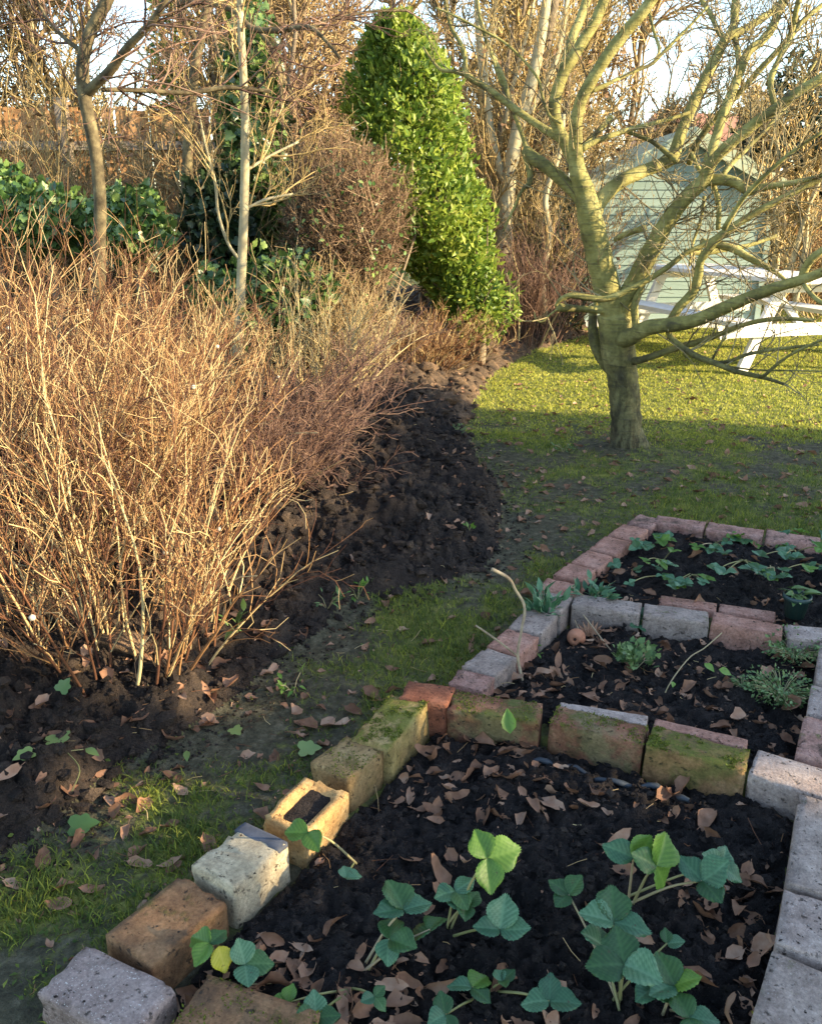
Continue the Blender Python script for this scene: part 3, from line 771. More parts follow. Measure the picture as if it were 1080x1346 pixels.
# the rest of the litter, too many to count
def litter(name, n, cond, s0, s1, label, y0=.8, y1=9, pw=1.0, mat=None):
    x, y = sample(n, 0, y0, y1, pw); px, py, fr = in_frame(x, y); sb, bd = fields(x, y)
    k = cond(x, y, sb, bd, px, py); x, y = x[k], y[k]
    mb = MB(); s = s0+(s1-s0)*rng.random(len(x))**2.6; z = height(x, y)+s*.12
    which = rng.integers(0, len(DEADT), len(x))
    for t in range(len(DEADT)):
        q = which == t; N = q.sum()
        if not N: continue
        nn = nrm(rng.normal(size=(N, 3))*.35+np.array([0, 0, 1]))
        scatter(mb, (DEADT[t][0], DEADT[t][1]), np.stack([x, y, z], -1)[q], nrm(rng.normal(size=(N, 3))*np.array([1, 1, .15])), nn, s[q])
    return tag(mb.build(name, mat or M_DEAD, kind='stuff'), label, 'leaf litter')
litter('leaf_litter', 6500, lambda x, y, sb, bd, px, py: (np.max(bd, 0) > .01) & (rng.random(len(x)) < .12+1.2*(fbm(x, y, 5, 2, 61) > .5)), .007, .05, 'crumpled brown leaf bits mixed into the compost of the beds', .8, 3.6, 1.1)
litter('leaf_litter', 15000, lambda x, y, sb, bd, px, py: (sb < .25) & (np.max(bd, 0) < -.1) & (rng.random(len(x)) < .22+.35*(y < 4)+.65*np.exp(-((y-4.75+.28*(x-1.))/.45)**2)+.3*np.exp(-((y-3.4)/.8)**2-((x-.75)/.7)**2)), .007, .055, 'dead leaves strewn over the lawn and round the tree foot', .9, 9, .9)
litter('leaf_litter', 7500, lambda x, y, sb, bd, px, py: (sb > .0) & (rng.random(len(x)) < .18+.5*(y > 7)+.3*(px < 330)), .012, .06, 'dead leaves and bits strewn over the dug border earth', .9, 10, .9)
# bits of straw and twig on the ground
x, y = sample(1300, 0, .8, 6, 1.2); N = len(x); a = rng.random(N)*6.28; l = .012+.05*rng.random(N)**2
p = np.stack([x, y, height(x, y)+.006], -1); d = np.stack([np.cos(a), np.sin(a), .25*rng.normal(size=N)], -1)*l[:, None]
mb = MB(); tubes(mb, np.stack([p, p+d*.5+rng.normal(size=(N, 3))*.002, p+d], 1), np.full((N, 3), .0007), 3)
tag(mb.build('straw_bits', M_CANE, kind='stuff'), 'short bits of straw and twig scattered over soil and grass', 'straw bits')

# ---------------------------------------------------------------- strawberry plants
def leaflet_mesh(seed, v):
    rg = np.random.default_rng(seed); nx, ny = 13, 22; V = []; A = []
    cup = rg.uniform(.35, .9); dr = rg.uniform(.15, .6); wd = rg.uniform(.38, .45); sk = rg.normal()*.06
    for j in range(ny+1):
        t = j/ny
        ww = wd*(max(0, sin(pi*min(1., .02+.90*t**.85)))**.62) if j else .02
        for i in range(nx):
            s = (i/(nx-1)-.5)*2; a = abs(s)
            x = s*ww+sk*t*t; yy = t*1.0+.10*a*a*(1-t)*t-.17*a*a*t*t
            if a > .99:
                k = .045 if (j % 2) else -.012
                x += math.copysign(k*(.35+.65*sin(pi*min(1, t+.1))), s); yy += .018
            if j == ny: yy += (.045 if i % 2 else -.01)
            vein = .024*math.cos((t-a*.42)*2*pi*6)*min(1, a*3)*(1-.3*t)
            z = cup*(a*ww)**1.15*.8+vein-dr*t*t*.5-.25*max(0, a-.55)**2
            V.append((x, yy, z)); A.append(v-.30*math.cos((t-a*.42)*2*pi*6)*min(1, a*4)-.1+.35*(a < .06))
    F = []
    for j in range(ny):
        for i in range(nx-1):
            a = j*nx+i; F.append((a, a+1, a+nx+1, a+nx))
    return MB().add(np.array(V), np.array(F), np.array(A))
def straw_mat(name, c0, c1, c2, tr=.3):
    m, n, b, o = new_mat(name)
    c = ramp(n, math_(n, 'ADD', math_(n, 'MULTIPLY', attr(n), .55), math_(n, 'MULTIPLY', noise(n, 55, 4), .45)), [(.2, c0), (.5, c1), (.85, c2)])
    sp = ramp(n, noise(n, 75, 4, rough=.7), [(.64, (0, 0, 0)), (.70, (1, 1, 1))])
    c = mixc(n, math_(n, 'MULTIPLY', sp, .7), c, (.10, .055, .03))
    n.links.new(c, b.inputs['Base Color']); b.inputs['Roughness'].default_value = .42; b.inputs['Specular IOR Level'].default_value = .45
    t = n.nodes.new('ShaderNodeBsdfTranslucent'); n.links.new(c, t.inputs[0]); mx = n.nodes.new('ShaderNodeMixShader'); mx.inputs[0].default_value = tr
    n.links.new(b.outputs[0], mx.inputs[1]); n.links.new(t.outputs[0], mx.inputs[2]); n.links.new(mx.outputs[0], o.inputs[0])
    bump(n, b, noise(n, 160, 4), .25, .002)
    return m
M_STRAW = straw_mat('strawberry_leaf', (.040, .115, .055), (.085, .195, .095), (.19, .34, .18))
M_STRAWB = straw_mat('fresh_strawberry_leaf', (.09, .19, .03), (.15, .29, .045), (.24, .38, .07), .4)
M_STRAWY = straw_mat('yellowing_strawberry_leaf', (.45, .42, .03), (.62, .56, .05), (.70, .60, .12), .4)
M_STEM = bark_mat('leaf_stalk', [(.2, (.16, .17, .06)), (.5, (.27, .25, .11)), (.8, (.36, .28, .17))], 30, .6, 0, vary=.6)
M_STRAWD = straw_mat('deep_green_strawberry_leaf', (.030, .085, .026), (.065, .15, .045), (.14, .25, .09))
LM = {'d': [leaflet_mesh(s+29, .1+.15*s).mesh('leaflet', M_STRAWD) for s in range(4)], 'g': [leaflet_mesh(s, .2+.15*s).mesh('leaflet', M_STRAW) for s in range(5)],
      'b': [leaflet_mesh(s+9, .2+.2*s).mesh('leaflet', M_STRAWB) for s in range(3)],
      'y': [leaflet_mesh(s+19, .5).mesh('leaflet', M_STRAWY) for s in range(2)]}
def trifoliate(parent, root, top, size, az, tone='g', pitch=.35, tilt=(0, 0), which=(0, 1, 2), curve=.3):
    """a leaf = stalk with three leaflets; all placed in world coordinates"""
    root = np.asarray(root, float); top = np.asarray(top, float)
    mid = root*.45+top*.55; mid[2] = root[2]+(top[2]-root[2])*(.55+curve*.4)
    ln = smooth_line([(*root, .0022), (*mid, .0018), (*top, .0014)], 9)
    mb = MB(); tubes(mb, ln[None, :, :3], ln[None, :, 3]*(.8+size*8), 5)
    lf = mb.build('leaf', M_STEM, parent)
    jx, jy = rng.normal()*.16+.10, rng.normal()*.2
    for k in which:
        t = tone[k % len(tone)]
        if t == 'g' and rng.random() < .4: t = 'd'
        me = LM[t][rng.integers(len(LM[t]))]
        o = bpy.data.objects.new('leaflet', me); COL.objects.link(o); o.parent = lf
        a = az+(k-1)*R_(100 if k != 1 else 0)+rng.normal()*.12
        o.location = tuple(top)
        s = size*(1.0 if k == 1 else .92)*rng.uniform(.92, 1.08)
        o.scale = (s*rng.uniform(.95, 1.15), s, s)
        from mathutils import Matrix
        Rm = Matrix.Rotation(tilt[1]+jx, 3, 'X') @ Matrix.Rotation(tilt[0]+jy, 3, 'Y') @ Matrix.Rotation(a-pi/2, 3, 'Z') @ Matrix.Rotation(pitch+rng.normal()*.12, 3, 'X')
        o.rotation_euler = Rm.to_euler()
    return lf
def plant(label, root_px, leaves, name='strawberry_plant', cat='strawberry plant', group='strawberry plants in the nearest bed'):
    g = G(*root_px, -.03); z = hz(g[0], g[1]); root = np.array([g[0], g[1], z])
    t = thing(name, label, cat, root, group)
    for lf in leaves:
        px, py, rpx, az = lf[:4]; kw = lf[4] if len(lf) > 4 else {}
        hh = kw.pop('h', .05)
        top = G(px, py, z+hh)
        depth = top[1]*cos(PITCH)+(CAM_H-top[2])*sin(PITCH)
        size = rpx/F_PX*depth*.97
        trifoliate(t, root+rng.normal(size=3)*np.array([.006, .006, 0]), top, size, R_(az), **kw)
    return t
plant('strawberry plant with broad dark leaves left of centre in the nearest bed', (478, 1312), [
    (530, 1196, 44, 110, dict(h=.085, pitch=.25)), (512, 1234, 38, -20, dict(h=.06, pitch=.0)), (565, 1222, 40, 60, dict(h=.07, pitch=-.2, which=(1, 2)))])
plant('strawberry plant with one tall bright green leaf in the middle of the nearest bed', (588, 1252), [
    (640, 1128, 46, 20, dict(h=.13, tone='b', pitch=.1, tilt=(-.1, .5))), (598, 1172, 33, -60, dict(h=.07)), (657, 1222, 44, 90, dict(h=.06, pitch=.3)), (612, 1192, 32, 160, dict(h=.06))])
plant('low strawberry plant at the bottom centre with crinkled leaves', (640, 1330), [
    (620, 1298, 34, 60, dict(h=.03, tone='gbg', pitch=.1)), (585, 1334, 32, 200, dict(h=.035)), (722, 1316, 42, 80, dict(h=.05, pitch=.3)), (660, 1290, 22, 20, dict(h=.03))])
plant('small strawberry plant with a pair of tiny leaves at the bottom left of centre', (470, 1335), [(492, 1310, 23, -50, dict(h=.04)), (415, 1338, 34, 100, dict(h=.04)), (378, 1318, 24, 170, dict(h=.035, tone='b'))])
plant('strawberry runner with a pale leaf resting over the hollowed yellow brick', (470, 1165), [
    (405, 1094, 34, 190, dict(h=.115, tone='b', pitch=-.1, which=(1, 2))), (455, 1154, 22, 0, dict(h=.03, which=(1, 2)))])
plant('strawberry plant with one bright yellow leaflet beside the orange brown brick', (292, 1290), [
    (276, 1240, 34, 150, dict(h=.075, tone='gbb', pitch=-.2)), (287, 1244, 34, -70, dict(h=.072, tone='y', which=(1,), pitch=-.5)), (322, 1268, 36, 10, dict(h=.05))])
plant('strawberry plant with tall pale leaves arching at the right of the nearest bed', (822, 1215), [
    (862, 1138, 46, 60, dict(h=.12, tone='bbg', pitch=.0, tilt=(.1, .55))), (832, 1128, 42, 150, dict(h=.12, tone='bgb', pitch=.1, tilt=(0, .6), which=(0, 1))), (922, 1158, 42, 20, dict(h=.08)), (946, 1138, 32, 60, dict(h=.07))])
plant('strawberry plant with large blue green leaves right of centre in the nearest bed', (812, 1345), [
    (806, 1212, 50, 70, dict(h=.10, pitch=.3)), (820, 1268, 60, 80, dict(h=.11, pitch=.2)), (747, 1176, 32, 130, dict(h=.08)), (790, 1242, 36, 180, dict(h=.06)), (876, 1240, 24, -20, dict(h=.05, which=(1, 2)))])
plant('strawberry plant with a deeply toothed leaf at the bottom right', (872, 1352), [
    (886, 1296, 46, 100, dict(h=.06, pitch=.5, tone='bgg')), (905, 1338, 40, 0, dict(h=.05)), (858, 1300, 36, 190, dict(h=.05))])
plant('strawberry seedling with a bright yellow leaf at the very bottom right', (1004, 1352), [(1000, 1340, 18, 100, dict(h=.03, tone='y'))])
# the far bed
far_spots = [(800, 748, 'beside the far bed corner of the second cross row', 12), (868, 745, 'left of the middle of the far bed', 12), (882, 712, 'under the far row of bricks', 12), (856, 722, 'nearest the far left corner', 11), (905, 770, 'behind the buff grey brick', 12),
             (868, 768, 'just behind the first cross row bricks', 12), (972, 752, 'alone in the middle with three round leaves', 15), (965, 712, 'with a tall stalk below the far row', 11), (1038, 735, 'with tall pale leaves left of the picture edge', 14),
             (1018, 716, 'against the far row on the right', 12), (1062, 712, 'at the far right corner', 12), (1012, 760, 'left of the green pot', 11), (1062, 752, 'to the right behind the green pot', 12), (935, 728, 'in the sparse middle of the far bed', 10)]
for px, py, where, r in far_spots:
    lv = [(px+rng.normal()*r*1.3, py-4+rng.normal()*5, r*rng.uniform(.8, 1.3), rng.random()*360, dict(h=.045+.03*rng.random(), tone=rng.choice(['g', 'g', 'b']))) for _ in range(5)]
    plant('small strawberry plant '+where, (px, py+15), lv, group='strawberry plants in the far bed')
plant('strawberry plant seedling in front of the second cross row', (852, 830), [(850, 812, 16, 90, dict(h=.04)), (838, 822, 14, 200, dict(h=.03)), (868, 822, 14, 0, dict(h=.03))], group='strawberry plants in the middle bed')

# small leafy plants of the middle bed
def leafy(name, label, cat, px, py, n, size, spread, hgt, mat, tm, zb=-.015, stems=8):
    g = G(px, py, zb); z = hz(g[0], g[1]); c = np.array([g[0], g[1], z]); t = thing(name, label, cat, c)
    a = rng.random(stems)*6.28; tip = c+np.stack([np.cos(a)*spread*.8, np.sin(a)*spread*.8, hgt*(.6+.5*rng.random(stems))], -1)
    P = np.stack([np.repeat(c[None], stems, 0), (c+tip)/2+np.array([0, 0, hgt*.25]), tip], 1)
    mb = MB(); tubes(mb, P, np.full((stems, 3), .0013), 4); mb.build('stems', M_STEM, t, kind='stuff')
    k = rng.integers(0, stems, n); u = .35+.7*rng.random((n, 1))
    pos = P[k, 0]*(1-u)**2+2*P[k, 1]*u*(1-u)+P[k, 2]*u*u+rng.normal(size=(n, 3))*spread*.14
    pos[:, 2] = np.maximum(pos[:, 2], z+.004)
    d = nrm(pos-c+rng.normal(size=(n, 3))*spread*.5)
    mb = MB(); scatter(mb, tm, pos, d, nrm(rng.normal(size=(n, 3))*.5+np.array([0, 0, 1])), size*(.6+.7*rng.random(n)))
    mb.build('leaves', mat, t, kind='stuff'); return t
M_SEDGE = leaf_mat('succulent_leaf', [(.1, (.05, .10, .03)), (.5, (.11, .19, .06)), (.9, (.22, .31, .12))], .5, .2, .4, 20)
leafy('leafy_plant', 'green leafy plant spilling over the brick edge by the bent twig', 'plant', 716, 838, 70, .042, .055, .12, M_STRAW, tmpl_oval(.4, .15, .4))
leafy('leafy_plant', 'green leafy plant behind the terracotta ball', 'plant', 775, 818, 60, .038, .06, .07, M_STRAW, tmpl_oval(.4, .15, .4))
leafy('leafy_plant', 'small silvery green lacy plant in the middle bed', 'plant', 832, 898, 180, .016, .055, .06, M_SEDGE, tmpl_ivy())
leafy('mossy_clump', 'bright green low clump by the right hand bricks', 'plant clump', 1022, 935, 700, .011, .085, .035, M_SEDGE, tmpl_oval(.6, .1, .2, 2), stems=60)
leafy('mossy_clump', 'darker green low clump under the lilac brick end', 'plant clump', 1040, 882, 600, .011, .09, .04, M_SEDGE, tmpl_oval(.6, .1, .2, 2), stems=60)
leafy('mossy_clump', 'tiny green clump left of the bright green one', 'plant clump', 972, 918, 120, .010, .03, .022, M_SEDGE, tmpl_oval(.6, .1, .2, 2), stems=20)
leafy('leafy_plant', 'tiny seedling at the soil edge beside the grass', 'plant', 616, 722, 8, .02, .015, .02, M_STRAWB, tmpl_oval(.6, .1, .2, 2), zb=0, stems=3)
leafy('leafy_plant', 'small green plant by the foot of the tan shrub', 'plant', 312, 838, 14, .03, .04, .05, M_IVY, tmpl_oval(.45, .1, .2), zb=0.05, stems=4)
for q, (px, py) in enumerate([(470, 785), (600, 580), (690, 860), (430, 800), (385, 905), (740, 590), (730, 435), (700, 440)]):
    leafy('weed_tuft', ['small green weed at the dark soil edge', 'green weed where dark and sunlit earth meet', 'weed against the outer side of the grey green brick', 'weed tuft right of the shrub on the soil edge', 'flat weed in the grass below the shrub', 'small weed left of the tree foot', 'weed at the far end of the border beside the lawn', 'pale weed in the sun at the far lawn corner'][q], 'weed', px, py, 26, .022, .05, .045, M_SEDGE if q % 2 else M_STRAWB, tmpl_oval(.4, .1, .3), zb=.02, stems=6)
# trailing stems with pale leaves
t = thing('climber_sprig', 'thin bent sprig with two pale green leaves in the middle bed', 'plant sprig', G(870, 930, -.01))
P = [(865, 932, -.01), (880, 898, .05), (905, 865, .09), (925, 852, .11), (948, 832, .13)]
L = smooth_line([(*G(a, b, z), .0016) for a, b, z in P], 16); mb = MB(); tubes(mb, L[None, :, :3], L[None, :, 3], 5); mb.build('stem', M_STEM, t)
for (px, py, az, s) in [(925, 872, -.9, .032), (944, 880, -.3, .034), (884, 896, -1.8, .018)]:
    mb = MB(); scatter(mb, tmpl_oval(.7, .15, .2), G(px, py, .06)[None], np.array([[cos(az), sin(az), -.2]]), np.array([[.2, -.5, .8]]), np.array([s]), np.array([.9]))
    mb.build('leaf', M_STRAWB, t)
# bare bent twig stuck in the middle bed
t = thing('bent_twig', 'bare forked twig stuck in the middle bed, its bent top sunlit', 'twig', G(690, 915, -.01))
b0 = G(690, 915, -.01)
def TW(px, py, y): return WY(px, py, y)
y0_ = b0[1]
M_TWIG = bark_mat('twig_bark', [(.3, (.20, .15, .10)), (.7, (.46, .38, .25))], 40, .8, .3, .001)
V, F, L = limb_geo([(*b0, .0042), (*TW(684, 885, y0_+.01), .0040), (*TW(680, 860, y0_+.01), .0038), (*TW(685, 828, y0_+.02), .0034), (*TW(689, 798, y0_+.03), .0038), (*TW(677, 775, y0_+.03), .0036), (*TW(668, 760, y0_+.02), .0042), (*TW(646, 748, y0_+.01), .0046)], k=7, seed=4)
mb = MB().add(V, F); mb.build('stem', M_TWIG, t)
V, F, L = limb_geo([(*TW(681, 863, y0_+.01), .003), (*TW(655, 843, y0_), .0028), (*TW(625, 822, y0_-.01), .0022)], k=6, seed=5)
mb = MB().add(V, F); mb.build('side_shoot', M_TWIG, t)
for lab, pts in [('thin straight dead stalk leaning over the terracotta ball', [(773, 856, -.01), (763, 835, .03), (755, 815, .07)]), ('long thin dead stalk slanting right of the terracotta ball', [(825, 880, .0), (800, 852, .02), (783, 830, .05), (766, 808, .09)])]:
    L = smooth_line([(*G(a, b, z), .0018) for a, b, z in pts], 8); mb = MB(); tubes(mb, L[None, :, :3], L[None, :, 3], 5)
    tag(mb.build('dead_stalk', M_TWIG), lab, 'stalk')

# terracotta ball with holes, and the spiky husk behind it
M_TERRA = plain('terracotta', [(.3, (.36, .15, .08)), (.7, (.48, .22, .13))], .85, 60)
M_HOLE = plain('dark_hole', [(.3, (.02, .012, .01)), (.7, (.04, .02, .015))], .95, 60, 0)
c = G(757, 838, .028); t = thing('terracotta_ball', 'small terracotta ball with two dark holes half sunk in the middle bed', 'garden ornament', c)
bm = bmesh.new(); bmesh.ops.create_icosphere(bm, subdivisions=3, radius=.026)
V = np.array([v.co[:] for v in bm.verts]); F = np.array([[v.index for v in f.verts] for f in bm.faces]); bm.free()
def dimple(V, d, w, dep):
    d = np.array(d)/np.linalg.norm(d); k = nrm(V)@d; return V-nrm(V)*(dep*sstep(1-w, 1-w*.35, k))[:, None]
V = V*(1+.03*(fbm(V[:, 0]*30+3, V[:, 1]*30+V[:, 2]*20, 2, 3, 5)-.5))[:, None]
d1, d2 = (-.35, -.85, .18), (.30, -.80, -.25)
V = dimple(dimple(V, d1, .06, .008), d2, .04, .006)
MB().add(V+c, F).build('ball', M_TERRA, t)
for d, r in ((d1, .005), (d2, .004)):
    d = np.array(d)/np.linalg.norm(d); Vv, Fv = ICO; MB().add(Vv*r*2*np.array([1, .6, 1])+c+d*.0205, Fv).build('hole', M_HOLE, t)
c = G(775, 838, .02); t = thing('dry_husk', 'spiky dried seed husk beside the terracotta ball', 'seed husk', c)
for k in range(7):
    a = R_(25+k*18); p1 = c+np.array([cos(a)*.045, .012, sin(a)*.045]); d = nrm((p1-c)[None])
    mb = MB(); scatter(mb, tmpl_oval(.22, .3, .1), c[None], d, np.array([[0, -1, .3]]), np.array([.05]), np.array([.7])); mb.build('spike', M_DEAD, t)

# green pot with a seedling
M_POT = plain('dark_green_plastic', [(.3, (.012, .035, .035)), (.7, (.02, .055, .052))], .45, 8, 0, .5)
c = G(1043, 810, .062); t = thing('plant_pot', 'small dark green plastic pot with a pale seedling by the lilac brick', 'plant pot', c)
def lathe(prof, k=20, c=(0, 0, 0)):
    P = np.array([[(r*cos(2*pi*i/k), r*sin(2*pi*i/k), z) for i in range(k)] for r, z in prof])+np.array(c)
    ii = np.arange(len(prof)*k).reshape(len(prof), k)
    return P.reshape(-1, 3), np.stack([ii[:-1], np.roll(ii, -1, 1)[:-1], np.roll(ii, -1, 1)[1:], ii[1:]], -1).reshape(-1, 4)
V, F = lathe([(.001, .0), (.026, 0), (.035, .055), (.039, .056), (.039, .068), (.034, .068), (.032, .055)], c=c); MB().add(V, F).build('pot', M_POT, t)
V, F = lathe([(.001, .058), (.033, .056)], c=c); MB().add(V, F).build('compost', M_SOIL, t)
n_ = 16; a = rng.random(n_)*6.28
mb = MB(); scatter(mb, tmpl_oval(.6, .15, .5), c+np.array([0, 0, .065])+rng.normal(size=(n_, 3))*np.array([.012, .012, .008]), np.stack([np.cos(a), np.sin(a), .3+.5*rng.random(n_)], -1), np.tile([0, 0, 1.], (n_, 1))+rng.normal(size=(n_, 3))*.3, .030+.02*rng.random(n_))
mb.build('seedling_leaves', M_SEDGE, t)
c2 = G(916, 800, .035)
mb = MB(); scatter(mb, DEADT[4], c2[None]+np.array([[0, 0, .02]]), np.array([[0, .2, 1.]]), np.array([[0, -1, .1]]), np.array([.06])); tag(mb.build('fallen_leaf', M_DEAD), 'upright curled brown leaf standing on the buff grey brick', 'fallen leaf')
# edge of dark pond liner showing under the middle cross row
M_LINER = plain('dark_plastic_sheet', [(.3, (.02, .025, .035)), (.7, (.04, .05, .06))], .5, 10, .3, .5)
P = [(700, 1000), (750, 1010), (800, 1028), (860, 1036), (905, 1055)]
L = smooth_line([(*G(a, b, .016), .008) for a, b in P], 22); L[:, 2] += .006*np.sin(np.arange(22)*1.3)
mb = MB(); tubes(mb, L[None, :, :3], L[None, :, 3]*(.6+.4*np.sin(np.arange(22)*.9)**2)[None], 6); tag(mb.build('plastic_sheet_edge', M_LINER), 'rumpled dark plastic sheet edge poking out under the middle cross row', 'plastic sheet')
# ivy leaves, sprigs and the single green leaf stuck upright
def lone_leaf(name, label, px, py, s, az, mat, tm, z=.03, nor=(0, -.25, 1), v=.6, cat='leaf', up=.0):
    g = G(px, py, z); g[2] = hz(g[0], g[1])+.012+.5*s*abs(up)
    mb = MB(); scatter(mb, tm, g[None], np.array([[cos(az), sin(az), up]]), np.array([nor], float), np.array([s]), np.array([v]))
    return tag(mb.build(name, mat), label, cat)
lone_leaf('green_leaf', 'pale green leaf standing upright against the mossy brown brick', 668, 1012, .055, 1.75, M_STRAWB, tmpl_oval(.62, .5, .1), z=-.02, nor=(-.1, -1, .2), up=1.6)
lone_leaf('ivy_leaf', 'pale green ivy leaf lying on the earth at the far left', 82, 998, .055, -1.2, M_IVY, tmpl_ivy(), v=.95)
lone_leaf('ivy_leaf', 'large dark green ivy leaf on the grass edge below the pink brown leaf', 92, 1078, .055, .3, M_IVY, tmpl_ivy(), v=.45)
lone_leaf('ivy_leaf', 'small pale ivy leaf close to the left edge of the soil', 50, 1030, .04, -2.4, M_IVY, tmpl_ivy(), v=.9)
lone_leaf('ivy_leaf', 'small upright green leaf above the pale ivy leaf', 88, 962, .035, .9, M_IVY, tmpl_ivy(), v=.6, up=.8, nor=(0, -1, .3))
lone_leaf('ivy_leaf', 'narrow green leaf right of the pale ivy leaf', 115, 1000, .04, -.5, M_IVY, tmpl_oval(), v=.8)
lone_leaf('ivy_leaf', 'pale greenish leaf by the shrub foot on the right', 306, 948, .035, -.9, M_IVY, tmpl_ivy(), v=.95)
lone_leaf('ivy_leaf', 'green leaf lying beside the flat round brown leaf', 244, 975, .035, -1.3, M_IVY, tmpl_oval(), v=.8)
lone_leaf('ivy_leaf', 'pale dusty ivy leaf on the grass below the mossy yellow brick', 394, 975, .05, .2, M_IVY, tmpl_ivy(), v=.98)
t = thing('ivy_sprig', 'short ivy sprig with bare stems on the earth at the left', 'ivy sprig', G(60, 1020, .03))
for pts in ([(40, 1000), (70, 990), (110, 985)], [(95, 1040), (105, 1010), (85, 985)], [(50, 960), (60, 975), (95, 970)]):
    L = smooth_line([(*G(a, b, .07), .0014) for a, b in pts], 8); mb = MB(); tubes(mb, L[None, :, :3], L[None, :, 3], 4); mb.build('stem', M_STEM, t)

# ---------------------------------------------------------------- the bare spreading tree on the lawn
TY = float(TREE[1])
tree = thing('bare_tree', 'bare spreading tree with algae green limbs standing alone on the lawn', 'tree', (TREE[0], TREE[1], 0))
def PX(lst, y0, y1=None):
    """(px,py,rpx) traced outline points, at distances running from y0 to y1 metres"""
    n = len(lst); y1 = y0 if y1 is None else y1; out = []
    for i, (a, b, r) in enumerate(lst):
        Y = y0+(y1-y0)*i/(n-1); p = WY(a, b, Y); dep = p[1]*cos(PITCH)+(CAM_H-p[2])*sin(PITCH)
        out.append((*p, r*dep/F_PX))
    return out
LIMBS = []
def limb(nm, lst, y0, y1=None, k=9, wob=.05, label=None):
    pts = PX([(a, b, c_*(1 if nm == 'trunk' else .79)) for a, b, c_ in lst], TY+y0, None if y1 is None else TY+y1)
    V, F, L = limb_geo(pts, k=k, wob=wob, seed=len(LIMBS)+5)
    o = MB().add(V, F).build(nm, M_MAG, tree); LIMBS.append(L)
    if label: o['label'] = label
    return o
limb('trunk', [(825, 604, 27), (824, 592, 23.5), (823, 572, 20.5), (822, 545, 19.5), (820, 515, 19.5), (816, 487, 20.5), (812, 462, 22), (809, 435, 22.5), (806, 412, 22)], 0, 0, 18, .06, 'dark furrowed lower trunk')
for a, l in ((200, .12), (325, .12), (20, .11)):      # root flare
    c = np.array([TREE[0], TREE[1], 0]); d = np.array([cos(R_(a)), sin(R_(a)), 0])
    V, F, L = limb_geo([(*(c+d*.02+[0, 0, .09]), .05), (*(c+d*l*.6+[0, 0, .02]), .04), (*(c+d*l+[0, 0, -.04]), .025)], k=9, seed=a)
    MB().add(V, F).build('root', M_MAG, tree)
limb('limb', [(812, 430, 22), (803, 398, 22), (792, 360, 22), (783, 320, 21), (775, 285, 20), (767, 250, 17), (759, 225, 14), (756, 195, 11.5), (757, 160, 10.5), (764, 130, 10), (779, 103, 10), (797, 74, 10), (820, 44, 10), (845, 15, 9.5), (868, -18, 9)], 0, -.25, 13)
limb('limb', [(770, 262, 13), (757, 225, 11), (744, 192, 10), (732, 165, 10), (728, 140, 10), (734, 112, 10), (747, 85, 9.5), (765, 55, 9.5), (783, 25, 9), (800, -18, 8.5)], 0.02, .1, 11)
limb('limb', [(733, 122, 8), (738, 95, 8), (746, 72, 8.5), (752, 48, 8), (762, 25, 7.5), (776, -18, 7)], .12, .45, 9)
limb('limb', [(772, 280, 11), (758, 256, 11), (741, 239, 10.5), (722, 222, 10.5), (704, 210, 10.5), (690, 197, 8)], 0, .2, 10)
limb('branch', [(693, 202, 4), (685, 175, 3.8), (675, 148, 3.6), (664, 122, 3.4), (652, 90, 3), (640, 53, 2.6), (628, 12, 2.2)], .2, .5, 6)
limb('branch', [(690, 204, 5), (696, 225, 5.5), (695, 242, 5), (686, 250, 3), (674, 276, 2.3), (661, 304, 1.6)], .2, .1, 6)
limb('limb', [(752, 205, 8), (738, 184, 7.5), (716, 170, 6.5), (693, 155, 6), (664, 134, 5.6), (640, 116, 5.2), (616, 101, 5), (611, 92, 4.6), (611, 75, 4), (604, 55, 3.8), (592, 34, 3.2), (583, -10, 2.8)], .05, .55, 8)
limb('branch', [(614, 99, 4), (596, 94, 3.4), (580, 92, 3), (568, 80, 2.2), (556, 62, 1.8)], .52, .65, 6)
limb('branch', [(668, 137, 4.4), (664, 112, 4.2), (655, 90, 4), (645, 68, 3.8), (636, 45, 3.4), (629, 15, 3.4), (626, -12, 3.2)], .3, .6, 6)
limb('branch', [(738, 162, 2.8), (722, 152, 2.6), (712, 125, 2.4), (707, 104, 2.4), (685, 76, 2.4), (660, 54, 2.3), (630, 38, 2.1), (600, 22, 2), (572, 10, 1.6)], .0, .2, 6)
limb('limb', [(812, 425, 20), (822, 398, 18), (836, 368, 17), (852, 335, 16), (868, 305, 14), (886, 278, 13), (905, 255, 12.5), (924, 238, 12), (932, 218, 10), (950, 197, 9), (972, 178, 9), (994, 160, 9), (1020, 142, 9), (1047, 122, 8.5), (1084, 100, 8)], 0, -.35, 12)
limb('limb', [(922, 238, 10), (945, 236, 9.5), (966, 240, 8.5), (984, 251, 7.5), (1002, 246, 6), (1030, 242, 5), (1060, 236, 4), (1095, 226, 3)], -.15, -.4, 8)
limb('limb', [(778, 292, 13), (784, 273, 12.5), (797, 254, 12), (818, 237, 11.5), (842, 226, 11), (866, 217, 10.5), (884, 207, 10), (890, 188, 9.5), (899, 164, 9), (911, 135, 9), (925, 106, 8.5), (940, 76, 8.5), (955, 50, 8), (975, 40, 6.5), (998, 26, 6), (1020, 10, 5.8), (1040, -14, 5.5)], .02, .55, 11)
limb('branch', [(954, 52, 5), (944, 42, 4.4), (936, 24, 4), (928, 10, 3.8), (914, -12, 3.5)], .5, .7, 6)
limb('branch', [(957, 50, 7.5), (964, 34, 7.5), (965, 14, 7.5), (968, -14, 7)], .5, .6, 7)
